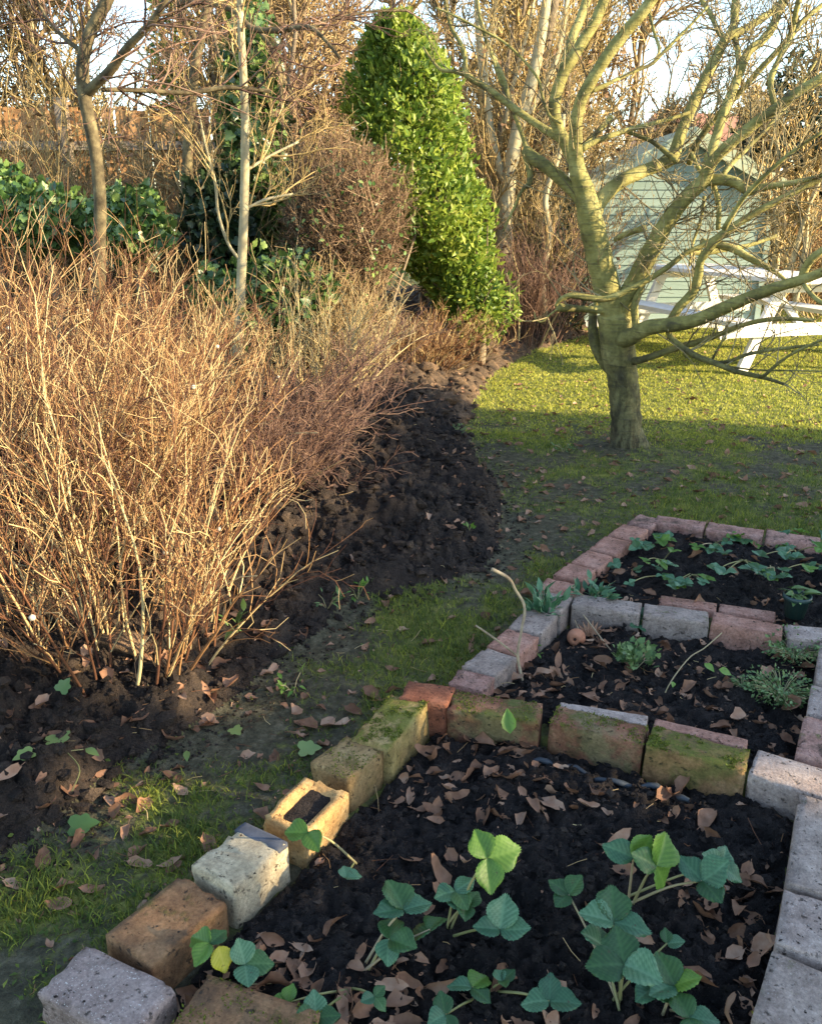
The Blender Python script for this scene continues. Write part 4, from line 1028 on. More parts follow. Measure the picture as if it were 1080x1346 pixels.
limb('limb', [(925, 232, 8), (930, 212, 8), (940, 182, 8), (948, 155, 8), (960, 124, 8), (972, 94, 7.5), (983, 68, 7.5), (998, 56, 7.5), (1012, 40, 7), (1022, 18, 7), (1036, -14, 6.5)], -.1, .2, 8)
limb('branch', [(968, 96, 4), (970, 75, 5), (966, 55, 5), (964, 40, 4.5)], .2, .5, 6)
limb('limb', [(905, 216, 5), (914, 190, 5.2), (940, 155, 5.2), (964, 130, 5), (993, 97, 5), (1022, 66, 5), (1036, 50, 5), (1044, 22, 4.8), (1052, -12, 4.5)], .15, -.1, 7)
limb('branch', [(1018, 142, 5), (1012, 108, 5), (1022, 80, 5), (1036, 54, 4.6), (1052, 30, 4.4), (1078, 8, 4), (1095, -5, 4)], -.2, .1, 7)
limb('limb', [(816, 446, 17), (832, 441, 14), (850, 431, 13), (878, 427, 12.5), (908, 423, 11.5), (938, 411, 11), (967, 398, 10.5), (997, 386, 10), (1027, 375, 9), (1052, 368, 8.5), (1085, 356, 7.5), (1130, 335, 6)], -.05, -.75, 11, label='low dark limb reaching right')
limb('limb', [(880, 424, 8), (893, 403, 7.5), (910, 384, 7.5), (917, 362, 7.5), (920, 343, 7), (932, 326, 7), (944, 312, 7), (960, 300, 6.5), (985, 284, 6), (1015, 267, 5.5), (1044, 252, 5), (1085, 232, 4.5)], -.2, -.35, 8)
limb('branch', [(836, 438, 7), (834, 418, 6.5), (833, 402, 6.5), (838, 388, 6), (845, 376, 3)], -.1, -.1, 7, label='short stub rising from the low limb')
limb('branch', [(820, 475, 8), (836, 474, 6.5), (858, 468, 5.8), (887, 458, 5.5), (926, 446, 5), (948, 438, 4.6), (967, 430, 4.2), (997, 422, 4), (1027, 419, 3.8), (1070, 421, 3)], -.02, -.5, 7)
limb('branch', [(876, 430, 5), (882, 444, 5.2), (895, 456, 5.2), (914, 468, 5.2), (938, 477, 5), (967, 488, 4.5), (997, 495, 4), (1015, 500, 3), (1035, 507, 2)], -.2, -.5, 7)
limb('branch', [(938, 478, 3), (960, 474, 3.4), (985, 465, 3.2), (1027, 458, 3), (1076, 453, 2.4)], -.3, -.55, 6)
limb('branch', [(998, 495, 3), (1006, 492, 3), (1024, 476, 2.8), (1046, 462, 2.6), (1085, 444, 2.2)], -.45, -.6, 6)
limb('branch', [(948, 480, 1.8), (990, 486, 1.6), (1040, 487, 1.5), (1090, 488, 1.2)], -.35, -.6, 5)
limb('branch', [(935, 474, 2), (941, 462, 2.2), (949, 448, 2), (953, 444, 2.6)], -.3, -.35, 5)
limb('branch', [(945, 308, 3), (925, 321, 4.2), (902, 332, 4.4), (878, 350, 4.8), (852, 367, 5), (819, 384, 5.2), (795, 393, 5.5), (770, 391, 5.6), (750, 388, 5), (736, 394, 4), (729, 403, 2)], -.2, -.18, 7, label='thin dark branch crossing in front of the trunk')
limb('branch', [(806, 408, 9), (785, 407, 6.5), (762, 406, 5.5), (745, 405, 6.5), (733, 404, 7)], -.02, -.12, 8, label='sawn stub on the left')
limb('branch', [(733, 406, 2), (722, 414, 1.7), (712, 423, 1.7), (704, 420, 1.5), (702, 410, 1)], -.12, -.1, 5)
limb('limb', [(808, 496, 8), (794, 476, 9.5), (783, 456, 9.5), (779, 436, 8.5), (779, 415, 7), (785, 395, 5)], .05, .1, 9, label='bulging side stem on the left of the trunk')
limb('branch', [(764, 196, 6), (782, 186, 4.6), (803, 178, 4.4), (828, 170, 4.2), (856, 163, 4), (882, 156, 3.4), (905, 148, 2.6)], .02, .25, 7)
limb('branch', [(766, 194, 6), (778, 180, 5.5), (790, 168, 5.2), (803, 154, 4.6)], .05, .2, 7)
limb('branch', [(776, 120, 4.5), (795, 112, 3.8), (815, 102, 3.4), (838, 92, 3.2), (856, 84, 3.2), (872, 68, 3), (890, 50, 2.8), (910, 30, 2.4), (930, 8, 2)], -.15, .0, 6)
limb('branch', [(858, 84, 2.6), (866, 66, 2.8), (860, 45, 2.6), (854, 20, 2.4), (852, -10, 2.2)], -.05, .1, 6)
limb('branch', [(820, 172, 3), (842, 180, 3.5), (858, 187, 4), (876, 201, 5), (890, 213, 6)], .2, .1, 6)
limb('branch', [(908, 200, 3), (918, 222, 3.8), (932, 236, 4), (940, 252, 4.4), (944, 275, 4.4), (943, 302, 3.8)], -.1, -.2, 6)
limb('branch', [(846, 300, 6), (836, 303, 5), (822, 308, 5), (808, 315, 4.5)], .05, .2, 7)
limb('branch', [(920, 318, 6), (945, 322, 6.5), (967, 329, 6.5), (985, 340, 6), (1000, 347, 5), (1018, 358, 4), (1034, 370, 2.5)], -.1, -.35, 7)
limb('branch', [(1052, 371, 7), (1058, 352, 7), (1068, 338, 6.6), (1088, 324, 6)], -.6, -.7, 7)
limb('branch', [(1056, 374, 4), (1066, 387, 4), (1078, 397, 3.8), (1096, 402, 3.4)], -.65, -.8, 6)
limb('branch', [(948, 232, 4.5), (962, 214, 4), (980, 196, 3.8), (1000, 176, 3.4), (1024, 150, 3), (1050, 116, 2.6), (1072, 80, 2)], .1, .3, 6)
limb('branch', [(900, 330, 5), (925, 332, 5.5), (960, 326, 4.6), (985, 322, 3.6), (1020, 310, 3)], .1, .3, 6)
limb('branch', [(950, 302, 4.5), (975, 262, 4), (1000, 235, 3.8), (1040, 200, 3.4), (1085, 170, 3)], -.5, -.7, 6)
limb('branch', [(925, 258, 3.5), (920, 290, 3), (910, 320, 2.4), (905, 350, 2)], .1, .0, 5)
# fine twigs: sprouting from every limb, mostly upward and to the right
RT = np.random.default_rng(5)
mb = MB(); NT = 0
TWP, TWR = [], []
for li, L in enumerate(LIMBS):
    if li == 0: continue
    ln = np.linalg.norm(np.diff(L[:, :3], axis=0), axis=1).sum()
    right = L[:, 0].mean() > TREE[0]+.15
    n = max(2, int(ln*(25 if right else 9)*(.35 if L[:, 2].mean() < .95 else 1)))
    P, Rr = sprout(L[None, :, :3], L[None, :, 3], n, .34, .1, 1, 1.3, .45 if right else .55, .0036, .0014, 7, .8, RT, .13)
    TWP.append(P); TWR.append(Rr)
P1 = np.concatenate(TWP); R1 = np.concatenate(TWR); tubes(mb, P1, R1, 4)
P2_, R2 = sprout(P1, R1, 3, .17, .2, 1, 1.2, .45, .0022, .0011, 5, .8, RT, .16); tubes(mb, P2_, R2, 3)
P3, R3 = sprout(P2_, R2, 1, .08, .2, 1, 1.2, .4, .0014, .0009, 3, .5, RT, .1); tubes(mb, P3, R3, 3)
mb.build('twigs', M_MAGTWIG, tree, kind='stuff')
# buds / tip swellings
tips = np.concatenate([P1[:, -1], P2_[:, -1]]); kk = RT.random(len(tips)) < .5; tips = tips[kk]
mb = MB(); V, F = ICO; mb.add((tips[:, None]+V[None]*np.array([.006, .006, .012])).reshape(-1, 3), (F[None]+(np.arange(len(tips))*12)[:, None, None]).reshape(-1, 3), .8)
mb.build('buds', M_MAGTWIG, tree, kind='stuff')

# ---------------------------------------------------------------- shrubs of fine canes
def shrub(name, label, base, n, h, spread, mat, lean=(0, 0), r=.004, tw=9, tw2=3, seed=1, pale=5, rad=.10, twl=.30, up=.5, cat='shrub', group=None, wmin=0, kids=True):
    rg = np.random.default_rng(seed); b = np.array(base, float)
    t = thing(name, label, cat, b, group)
    a = rg.random(n)*2*pi; q = np.sqrt(rg.random(n)); S = 9
    st = b+np.stack([np.cos(a)*q*rad, np.sin(a)*q*rad, 0*a], -1)
    out = q*spread*(.5+.7*rg.random(n))
    H = h*(.55+.5*rg.random(n))
    tip = st+np.stack([np.cos(a)*out+lean[0]*H, np.sin(a)*out+lean[1]*H, H*(1-.25*q*q)], -1)
    u = np.linspace(0, 1, S)[None, :, None]
    ctrl = st+(tip-st)*np.array([.35, .35, .62])+rg.normal(size=(n, 3))*.05
    P = st[:, None]*(1-u)**2+2*ctrl[:, None]*u*(1-u)+tip[:, None]*u*u
    P = P+np.cumsum(rg.normal(size=(n, S, 3))*.008*h, 1)*u
    Rr = r*(.7+.7*rg.random((n, 1)))*(1-.75*np.linspace(0, 1, S))[None]
    for i in range(min(pale, n)):
        m1 = MB(); tubes(m1, P[i:i+1], Rr[i:i+1]*1.35, 6, np.array([.8])); m1.build('stem', M_CANEPALE if i % 2 == 0 else mat, t)
    m = MB(); tubes(m, P[pale:], Rr[pale:], 5, rg.random(n-pale)); 
    P1, R1 = sprout(P, Rr, tw, twl*h, .12, .95, .75, up, r*.6, r*.26, 5, .8, rg, .11); tubes(m, P1, R1, 3, rg.random(len(P1)))
    P2a, R2a = sprout(P1, R1, tw2, twl*.45*h, .2, 1, .8, up*.7, r*.38, r*.2, 3, .7, rg, .08); tubes(m, P2a, R2a, 3, rg.random(len(P2a)))
    m.build('canes', mat, t, kind='stuff')
    return t, P1, P2a
def at(px, py, z=.06): g = G(px, py, z); return (g[0], g[1], z-.02)
shr = []
shr.append(shrub('cane_shrub', 'tan bare shrub whose arching canes fan out nearest the viewer', at(175, 852), 70, .78, .38, M_CANE, (-.02, .12), .0036, 10, 3, 3, 8, .26))
shr.append(shrub('cane_shrub', 'dense tan shrub at the left edge with brown sticks at its foot', at(15, 795), 62, 1.05, .45, M_CANE, (.03, .1), .0036, 11, 3, 4, 7, .28))
shr.append(shrub('cane_shrub', 'tan shrub growing just behind the nearest fanning one', at(150, 735), 50, .94, .52, M_CANE, (.02, .1), .0038, 10, 3, 5, 8, .2))
shr.append(shrub('cane_shrub', 'tall tan shrub at the left edge in front of the ivy', at(-20, 660), 60, 1.12, .72, M_CANE, (.05, .05), .0042, 11, 3, 6, 8, .25))
shr.append(shrub('cane_shrub', 'yellowish tan shrub round the foot of the forked tree', at(140, 610), 60, .98, .6, M_CANE, (.0, .05), .0042, 11, 3, 7, 8, .25))
shr.append(shrub('cane_shrub', 'tan shrub in front of the pale straight sapling', at(245, 655), 50, .80, .36, M_CANE, (.02, .1), .004, 10, 3, 8, 8, .18))
shr.append(shrub('cane_shrub', 'purplish shrub leaning low over the dark soil on the right', at(335, 665), 60, .56, .42, M_CANEDARK, (.28, -.1), .0038, 12, 4, 9, 3, .14, up=.1))
shr.append(shrub('cane_shrub', 'low dark shrub whose canes sweep right before the evergreen', at(385, 600), 30, .72, .30, M_CANEDARK, (.72, .0), .0048, 9, 3, 10, 3, .08, up=.4))
shr.append(shrub('cane_shrub', 'russet shrub at the foot of the evergreen', at(545, 492), 80, .50, .55, M_CANE, (.15, .1), .004, 11, 3, 12, 3, .25, up=.5))
shr.append(shrub('cane_shrub', 'upright yellow green stems between sapling and evergreen', at(400, 540), 46, .86, .5, M_CANEPALE, (.0, .0), .005, 7, 2, 13, 10, .3, up=.7))
shr.append(shrub('cane_shrub', 'reddish bare shrub at the far end of the border', at(690, 447), 60, 1.1, .9, M_CANEDARK, (.0, .1), .006, 11, 4, 14, 3, .35, up=.4))
# white berries left on the tips
rb = np.random.default_rng(8); m = MB()
pts = np.concatenate([s[1][:, -1] for s in shr[:6]]); pts = pts[rb.choice(len(pts), 26)]
V, F = ICO; m.add((pts[:, None]+V[None]*.016).reshape(-1, 3), (F[None]+(np.arange(len(pts))*12)[:, None, None]).reshape(-1, 3), .5)
M_BERRY = plain('white_seedhead', [(.3, (.45, .36, .26)), (.7, (.62, .54, .42))], .8, 40)
tag(m.build('seed_heads', M_BERRY, kind='stuff'), 'pale fluffy seed heads dotted over the tan shrubs', 'seed heads')
# long dead canes lying out from the foot of the nearest shrub
for lab, pts in [('long pale cane arching left from the foot of the nearest shrub to the left edge', [(182, 935, -.03), (150, 870, .03), (90, 765, .12), (40, 745, .13), (-20, 740, .12)])]:
    L = smooth_line([(*G(a, b, z+.06), .0028) for a, b, z in pts], 16); mb = MB(); tubes(mb, L[None, :, :3], L[None, :, 3], 5)
    tag(mb.build('dead_cane', M_CANEPALE), lab, 'cane')

# ---------------------------------------------------------------- clipped brown hedge bush and the laurel
def blob_points(n, c, rx, ry, rz, rg, shell=.45, lump=.25, lf=2.2):
    d = nrm(rg.normal(size=(n, 3))); k = (1-shell*rg.random(n)**1.6)
    f = 1+lump*(fbm(d[:, 0]*lf+d[:, 2]*1.3+c[0]*3+9, d[:, 1]*lf-d[:, 2]*lf+9, 1.4, 3, 5)-.5)*2
    return c+d*np.array([rx, ry, rz])*(k*f)[:, None], d
def leafbush(name, label, cat, c, r, n, size, mat, tm, seed=1, shell=.5, lump=.25, group=None, up=.3, trunk=None, tmat=None, jit=.8):
    rg = np.random.default_rng(seed); t = thing(name, label, cat, (c[0], c[1], 0), group)
    P, d = blob_points(n, np.array(c), *r, rg, shell, lump)
    k = P[:, 2] > .02; P, d = P[k], d[k]; N = len(P)
    fw = nrm(d*.6+rg.normal(size=(N, 3))*.7+np.array([0, 0, up*.3])); nn = nrm(d+rg.normal(size=(N, 3))*jit+np.array([0, 0, up]))
    mb = MB(); scatter(mb, tm, P, fw, nn, size*(.6+.7*rg.random(N)), rg.random(N)); mb.build('foliage', mat, t, kind='stuff')
    V, F, L = limb_geo([(c[0], c[1], -.05, .05), (c[0]+.02, c[1], c[2]*.5, .04), (c[0], c[1], c[2]+r[2]*.4, .02)], k=8)
    MB().add(V, F).build('trunk', tmat or M_TRUNKBG, t)
    return t
M_TWIGRED = bark_mat('russet_twig', [(.2, (.07, .042, .028)), (.55, (.20, .125, .075)), (.85, (.36, .26, .16))], 5, .8, 0, vary=.7)
def twigbush(name, label, c, r, n, mat, seed, length=.16, rr=.003, cat='bush'):
    rg = np.random.default_rng(seed); t = thing(name, label, cat, (c[0], c[1], 0))
    P, d = blob_points(n, np.array(c), *r, rg, .8, .42)
    k = P[:, 2] > .03; P, d = P[k], d[k]; N = len(P)
    dd = nrm(d*.45+rg.normal(size=(N, 3))*.6+np.array([0, 0, .6])); l = length*(.6+.8*rg.random(N))[:, None]
    Q = np.stack([P-dd*l*.6, P+rg.normal(size=(N, 3))*.01, P+dd*l*.5], 1); mb = MB()
    tubes(mb, Q, np.tile([rr, rr*.8, rr*.4], (N, 1)), 3)
    Q2, R2 = sprout(Q, np.full((N, 3), rr*.8), 2, length*.6, .3, 1, .7, .3, rr*.6, rr*.3, 3, .5, rg); tubes(mb, Q2, R2, 3)
    mb.build('twigs', mat, t, kind='stuff')
    st = np.array([c[0], c[1], 0])+rg.normal(size=(14, 3))*np.array([.12, .1, 0]); tp = np.array(c)+rg.normal(size=(14, 3))*np.array([r[0]*.5, r[1]*.5, r[2]*.2])
    mb = MB(); tubes(mb, np.stack([st, (st+tp)/2, tp], 1), np.tile([.014, .011, .007], (14, 1)), 5); mb.build('stems', M_TRUNKBG, t, kind='stuff')
    return t, P, d, rg
def cpt(px, py, Y): return WY(px, py, Y)
c = cpt(455, 300, 5.9)
t, P, d, rg = twigbush('clipped_bush', 'rounded clipped bush of fine reddish brown twigs left of the evergreen', c, (.40, .38, .50), 4300, M_TWIGRED, 21, .20)
k = rg.random(len(P)) < .28; mb = MB(); N = int(k.sum())
scatter(mb, tmpl_oval(.6), P[k]+d[k]*.07+rg.normal(size=(N, 3))*.03, nrm(rg.normal(size=(N, 3))), nrm(d[k]+rg.normal(size=(N, 3))*.5), .026+.02*rg.random(N)); mb.build('leaves', M_IVY, t, kind='stuff')
c = cpt(405, 380, 5.6)
twigbush('twiggy_bush', 'dark thicket of thin stems under the clipped bush', (c[0], c[1], .35), (.5, .35, .45), 1600, M_TWIGBG, 22, .3, .004)

def laurel():
    rg = np.random.default_rng(31); Y = 6.6
    lv = [(20, 520, 14), (42, 526, 40), (75, 527, 60), (110, 528, 74), (150, 529, 82), (200, 535, 90), (250, 552, 90), (300, 573, 80), (350, 593, 66), (395, 611, 50), (420, 621, 38), (434, 626, 16)]
    pr = []
    for py, px, rp in lv:
        p = WY(px, py, Y); pr.append((p[2], p[0], rp*(Y/cos(PITCH))*.84/F_PX))
    pr = np.array(pr[::-1]); t = thing('laurel_bush', 'tall glossy green evergreen tapering to a point behind the border', 'evergreen bush', (pr[0, 1], Y, 0))
    n = 21000; z = pr[0, 0]+(pr[-1, 0]-pr[0, 0])*rg.random(n)**.95
    cx = np.interp(z, pr[:, 0], pr[:, 1]); rr = np.interp(z, pr[:, 0], pr[:, 2])
    a = rg.random(n)*2*pi; q = 1-.55*rg.random(n)**1.8
    f = .68+.80*(fbm(a*1.8+4, z*4.2, 1.3, 4, 9, .66)-.25)
    x = cx+np.cos(a)*rr*q*f; y = Y+np.sin(a)*rr*q*f*.95
    d = np.stack([np.cos(a), np.sin(a), .15+0*a], -1)
    fw = nrm(d*.5+rg.normal(size=(n, 3))*.45+np.array([0, 0, .45])); nn = nrm(d*.9+rg.normal(size=(n, 3))*.55+np.array([0, 0, .35]))
    mb = MB(); scatter(mb, tmpl_oval(.44, .14, .22, 2), np.stack([x, y, z], -1), fw, nn, .066*(.45+.8*rg.random(n)), rg.random(n)*.7+.55*(fbm(a*2, z*4, 1.5, 3, 3)-.1))
    mb.build('foliage', M_LAUREL, t, kind='stuff')
    V, F, L = limb_geo([(pr[0, 1], Y, -.1, .05), (pr[3, 1], Y, pr[4, 0], .04), (pr[-3, 1], Y, pr[-3, 0], .02)], k=8); MB().add(V, F).build('trunk', M_TRUNKBG, t)
    P, Rr = sprout(L[None, :, :3], L[None, :, 3], 80, .5, .0, .95, 1.0, .5, .01, .004, 4, .4, rg); mb = MB(); tubes(mb, P, Rr, 4); mb.build('branches', M_TRUNKBG, t, kind='stuff')
    # pointed leader
laurel()
c = cpt(630, 400, 6.5); leafbush('evergreen_shoots', 'low yellow green shoots at the right foot of the evergreen', 'shrub', (c[0], c[1], .50), (.30, .25, .26), 1300, .055, M_LAUREL, tmpl_oval(.36, .14, .2), 33, .8)

# ---------------------------------------------------------------- ivy, dark evergreens
def ivyclump(label, px, py, Y, r, n, seed, mat=None, size=.052):
    c = cpt(px, py, Y); leafbush('ivy', label, 'ivy', c, r, int(n*1.7), size, mat or M_IVY, tmpl_ivy(), seed, .4, .45, up=.5)
ivyclump('sunlit ivy clump right of the forked tree trunk', 176, 300, 5.6, (.24, .3, .22), 900, 41)
ivyclump('ivy clump left of the forked tree trunk', 60, 290, 5.9, (.34, .35, .20), 1000, 42)
ivyclump('ivy running along the left edge behind the tall shrub', -15, 262, 6.1, (.28, .3, .24), 700, 43)
ivyclump('dark ivy covering the stump left of the pale sapling', 290, 320, 6.1, (.24, .25, .48), 1500, 44, M_DARKLEAF)
ivyclump('dark ivy rising behind the pale sapling', 338, 190, 6.5, (.24, .25, .85), 1500, 45, M_IVY, .06)
ivyclump('low dark ivy between shrubs left of the evergreen', 350, 400, 5.5, (.45, .3, .30), 900, 46)
c = cpt(738, 320, 8.7); leafbush('dark_bush', 'dark evergreen bush in shade left of the shed', 'evergreen bush', (c[0], c[1], .50), (.30, .3, .70), 3000, .06, M_DARKLEAF, tmpl_oval(.4), 47)
c = cpt(1040, 150, 13.5); leafbush('conifer', 'dark conifer rising behind the shed at the right edge', 'conifer', (c[0], c[1], 1.2), (1.0, .8, 2.0), 9000, .13, M_DARKLEAF, tmpl_quad(), 48, .5, .3)
c = cpt(1130, 200, 12.0); leafbush('conifer', 'dark conifer half out of the picture at the right edge', 'conifer', (c[0], c[1], 1.2), (.9, .8, 1.7), 7000, .13, M_DARKLEAF, tmpl_quad(), 49, .5, .3)
c = cpt(225, 60, 10.0); leafbush('young_evergreen', 'slim yellow green evergreen top against the sky at upper left', 'evergreen tree', (c[0], c[1], 2.3), (.22, .2, 1.2), 1200, .13, M_LAUREL, tmpl_oval(.3, .1, .2), 50, .8)

# ---------------------------------------------------------------- trees with clear trunks at the left
def tree_px(name, label, trunk, branches, Y, twn=10, mat=None, tmat=None, seed=1, twl=.5, up=.35):
    rg = np.random.default_rng(seed); base = PX(trunk, Y)
    t = thing(name, label, 'tree', (base[0][0], Y, 0)); Ls = []
    V, F, L = limb_geo(base, k=10, seed=seed); MB().add(V, F).build('trunk', tmat or M_TRUNKBG, t); Ls.append(L)
    for i, b in enumerate(branches):
        V, F, L = limb_geo(PX(b[0], Y, Y+b[1]), k=8, seed=seed+i); MB().add(V, F).build('branch', tmat or M_TRUNKBG, t); Ls.append(L)
    mb = MB()
    for i, L in enumerate(Ls):
        h = L[L[:, 2] > .9] if i == 0 else L
        if len(h) < 3: continue
        P, Rr = sprout(h[None, :, :3], h[None, :, 3], twn, twl, .1, 1, .9, up, .006, .002, 6, .8, rg, .12); tubes(mb, P, Rr, 4)
        Pb, Rb = sprout(P, Rr, 5, twl*.5, .2, 1, .9, up, .003, .0015, 4, .7, rg, .1); tubes(mb, Pb, Rb, 3)
        Pc, Rc = sprout(Pb, Rb, 2, twl*.25, .2, 1, .9, up, .002, .0011, 3, .6, rg, .1); tubes(mb, Pc, Rc, 3)
    mb.build('twigs', mat or M_TWIGBG, t, kind='stuff'); return t
M_FORK = bark_mat('dark_mottled_bark', [(.3, (.035, .028, .018)), (.5, (.10, .08, .045)), (.75, (.22, .185, .10))], 16, .9, .6, .008)
tree_px('forked_tree', 'slender tree with dark trunk forking into a Y near the left edge',
        [(131, 470, 8), (131, 400, 8), (131, 330, 8), (132, 270, 8), (128, 215, 8), (120, 170, 8.3), (112, 130, 8.6), (109, 100, 8.6), (111, 70, 8), (118, 45, 8), (131, 20, 8), (150, -15, 7)],
        [([(114, 122, 7), (127, 110, 6.5), (142, 96, 6), (156, 78, 5.6), (170, 60, 5.2), (188, 42, 4.8), (205, 22, 4.4), (222, -8, 4)], -.3),
         ([(134, 118, 3), (165, 118, 3), (205, 120, 2.8), (250, 122, 2.8), (300, 115, 3), (355, 120, 2.4)], .3),
         ([(112, 70, 3.5), (85, 50, 2.8), (60, 20, 2.2), (45, -10, 2)], .2)], 4.7, 12, M_CANEDARK, M_FORK, 61)
tree_px('sapling', 'pale straight sapling trunk rising beside the dark ivy', [(312, 470, 6.5), (315, 420, 6.5), (317, 370, 6.3), (320, 300, 6), (322, 230, 5.8), (322, 150, 5.5), (319, 80, 5), (316, 20, 4.5), (315, -15, 4)],
        [([(318, 345, 2.4), (300, 320, 2), (287, 280, 2), (283, 240, 1.8), (270, 190, 1.6), (262, 150, 1.2)], -.2), ([(322, 275, 2), (350, 262, 1.8), (385, 255, 1.4)], .1), ([(322, 225, 2.2), (355, 205, 1.8), (395, 185, 1.3)], .1)], 5.2, 8, M_TWIGYEL, M_SAPLING, 62)
tree_px('overhanging_tree', 'thin dark branches reaching in at the top left of the evergreen', [(240, 360, 7), (245, 250, 7), (250, 150, 6.5), (262, 60, 6), (280, -20, 5)],
        [([(262, 60, 4), (235, 5, 4), (300, 10, 4), (330, 36, 4), (365, 40, 3.8), (405, 36, 3.4), (425, 50, 2.8), (448, 78, 2)], -.6), ([(338, 38, 3), (355, 60, 2.8), (366, 90, 2.8), (370, 125, 2.6), (372, 170, 2)], -.3), ([(405, 38, 2), (440, 25, 2), (490, 15, 1.8), (540, 14, 1.4)], .1), ([(366, 90, 2.6), (380, 120, 2.2), (400, 145, 1.8)], 0)], 6.3, 9, M_CANEDARK, M_FORK, 63)

tree_px('mossy_tree', 'ochre trunk leaning left behind the left limb of the lawn tree', [(668, 440, 12), (664, 370, 12), (662, 300, 11), (668, 240, 10), (680, 170, 9), (700, 100, 8), (712, 40, 7), (720, -15, 6)],
        [([(668, 250, 6), (650, 200, 6), (640, 140, 5), (630, 60, 4), (625, -10, 3)], .3), ([(680, 170, 5), (705, 130, 4.5), (730, 80, 4), (745, 0, 3)], .3)], 8.6, 14, M_TWIGYEL, M_SAPLING, 64, .6)
tree_px('mossy_tree', 'dark ochre trunk rising straight up beside the left limb of the lawn tree', [(700, 430, 10), (706, 340, 10), (704, 250, 9.5), (712, 160, 9), (715, 80, 8), (728, 0, 7), (730, -20, 6)],
        [([(704, 250, 5), (728, 200, 4.5), (742, 150, 4), (750, 60, 3)], -.2)], 9.4, 14, M_TWIGYEL, M_TRUNKBG, 65, .6)
tree_px('ochre_stem', 'pale bent stem near the ground between evergreen and lawn tree', [(716, 425, 5), (712, 360, 5), (722, 310, 4.5), (716, 260, 4), (735, 200, 3.5), (740, 150, 3)], [([(715, 365, 3), (730, 345, 2.6), (752, 330, 2)], -.2)], 7.9, 8, M_TWIGYEL, M_SAPLING, 66, .4)

# ---------------------------------------------------------------- the hedgerow of bare trees behind
BGN = 0
def bgtree(label, x, Y, h, r=.05, seed=1, n1=22, n2=8, n3=4, mat=None, spread=.75, tr=.005, up=.45, ns=1, name='bare_tree', l1=.42, lowest=.12):
    rg = np.random.default_rng(seed); t = thing(name, label, 'tree', (x, Y, 0), None)
    Ps, Rs = [], []
    for s in range(ns):
        ln = rg.normal(size=2)*.10*h+np.array([0, 0]); b = np.array([x, Y, -.1])+np.array([*(rg.normal(size=2)*.12*(ns > 1)), 0])
        pts = [(b[0], b[1], b[2], r)]
        for k in range(1, 7): pts.append((b[0]+ln[0]*(k/6)**1.4+rg.normal()*.04, b[1]+ln[1]*(k/6)+rg.normal()*.04, h*k/6, r*(1-.13*k)))
        V, F, L = limb_geo(pts, k=8, n=15, seed=seed+s, wob=.09); MB().add(V, F).build('trunk', M_TRUNKBG if rg.random() < .6 else M_SAPLING, t)
        Ps.append(L[None, :, :3]); Rs.append(L[None, :, 3])
    P = np.concatenate(Ps); Rr = np.concatenate(Rs); mb = MB()
    A, Ra = sprout(P, Rr, n1, l1*h*.62, lowest, 1, spread, up, r*.38, tr*1.3, 7, .7, rg, .11); tubes(mb, A, Ra, 4)
    B, Rb = sprout(A, Ra, n2, l1*h*.28, .15, 1, .9, up*.6, tr*1.6, tr*.8, 4, .8, rg, .14); tubes(mb, B, Rb, 3)
    Cc, Rc = sprout(B, Rb, n3, l1*h*.13, .15, 1, 1.0, up*.4, tr*1.0, tr*.5, 3, .8, rg, .14); tubes(mb, Cc, Rc, 3)
    mb.build('branches', mat or M_TWIGBG, t, kind='stuff'); return t
def bx(px, Y): return float(WY(px, 300, Y)[0])
bglist = [
 ('bare tree with many thin stems at the far left edge', -30, 8.6, 4.2, 3, M_TWIGBG), ('brown bare tree left of the forked tree', 40, 8.7, 3.9, 2, M_TWIGBG), ('ochre bare tree directly behind the forked tree', 85, 9.4, 4.4, 2, M_TWIGYEL),
 ('bare tree behind the fence right of the forked tree', 175, 10.5, 2.3, 1, M_TWIGBG), ('ivy flecked bare tree left of the pale sapling', 290, 8.2, 4.4, 2, M_TWIGYEL), ('russet bare tree right of the pale sapling', 365, 7.6, 3.9, 4, M_TWIGBG),
 ('sandy bare tree between sapling and evergreen', 415, 8.3, 2.7, 4, M_TWIGBG), ('bare tree behind the left side of the evergreen', 450, 9.5, 2.2, 2, M_TWIGBG), ('ochre bare tree behind the evergreen', 560, 10.5, 4.6, 2, M_TWIGYEL),
 ('ochre bare tree just right of the evergreen', 640, 8.8, 4.6, 3, M_TWIGYEL), ('many stemmed yellow tree behind the left limbs of the lawn tree', 680, 10.4, 4.8, 4, M_TWIGYEL), ('tall twiggy tree behind the trunk of the lawn tree', 735, 12.0, 5.2, 3, M_TWIGYEL),
 ('pinkish brown bare tree above the shed roof on the left', 800, 12.5, 5.2, 2, M_TWIGBG), ('pinkish bare tree rising above the shed ridge', 865, 14.0, 3.3, 2, M_TWIGBG), ('bare tree behind the right slope of the shed', 985, 12.8, 2.6, 1, M_TWIGBG),
 ('thin bare tree at the right edge beside the shed', 1050, 8.6, 2.5, 3, M_TWIGYEL), ('bare tree outside the right edge leaning in', 1120, 7.6, 2.6, 2, M_TWIGYEL),
 ('bare tree deep in the hedgerow on the left', 10, 10.8, 4.2, 2, M_TWIGBG), ('bare tree deep in the hedgerow behind the ivy', 340, 10.4, 3.8, 2, M_TWIGBG), ('low brown thicket tree behind the clipped bush', 395, 9.6, 2.8, 3, M_TWIGBG), ('brown bare tree far behind the evergreen tip', 610, 13.0, 5.0, 2, M_TWIGBG)]
for i, (lab, px, Y, h, ns, mt) in enumerate(bglist):
    bgtree(lab, bx(px, Y), Y, h, .055 if ns < 3 else .035, 100+i, 26 if ns < 3 else 14, 9, 4, mt, ns=ns, tr=.0045+.0003*Y)
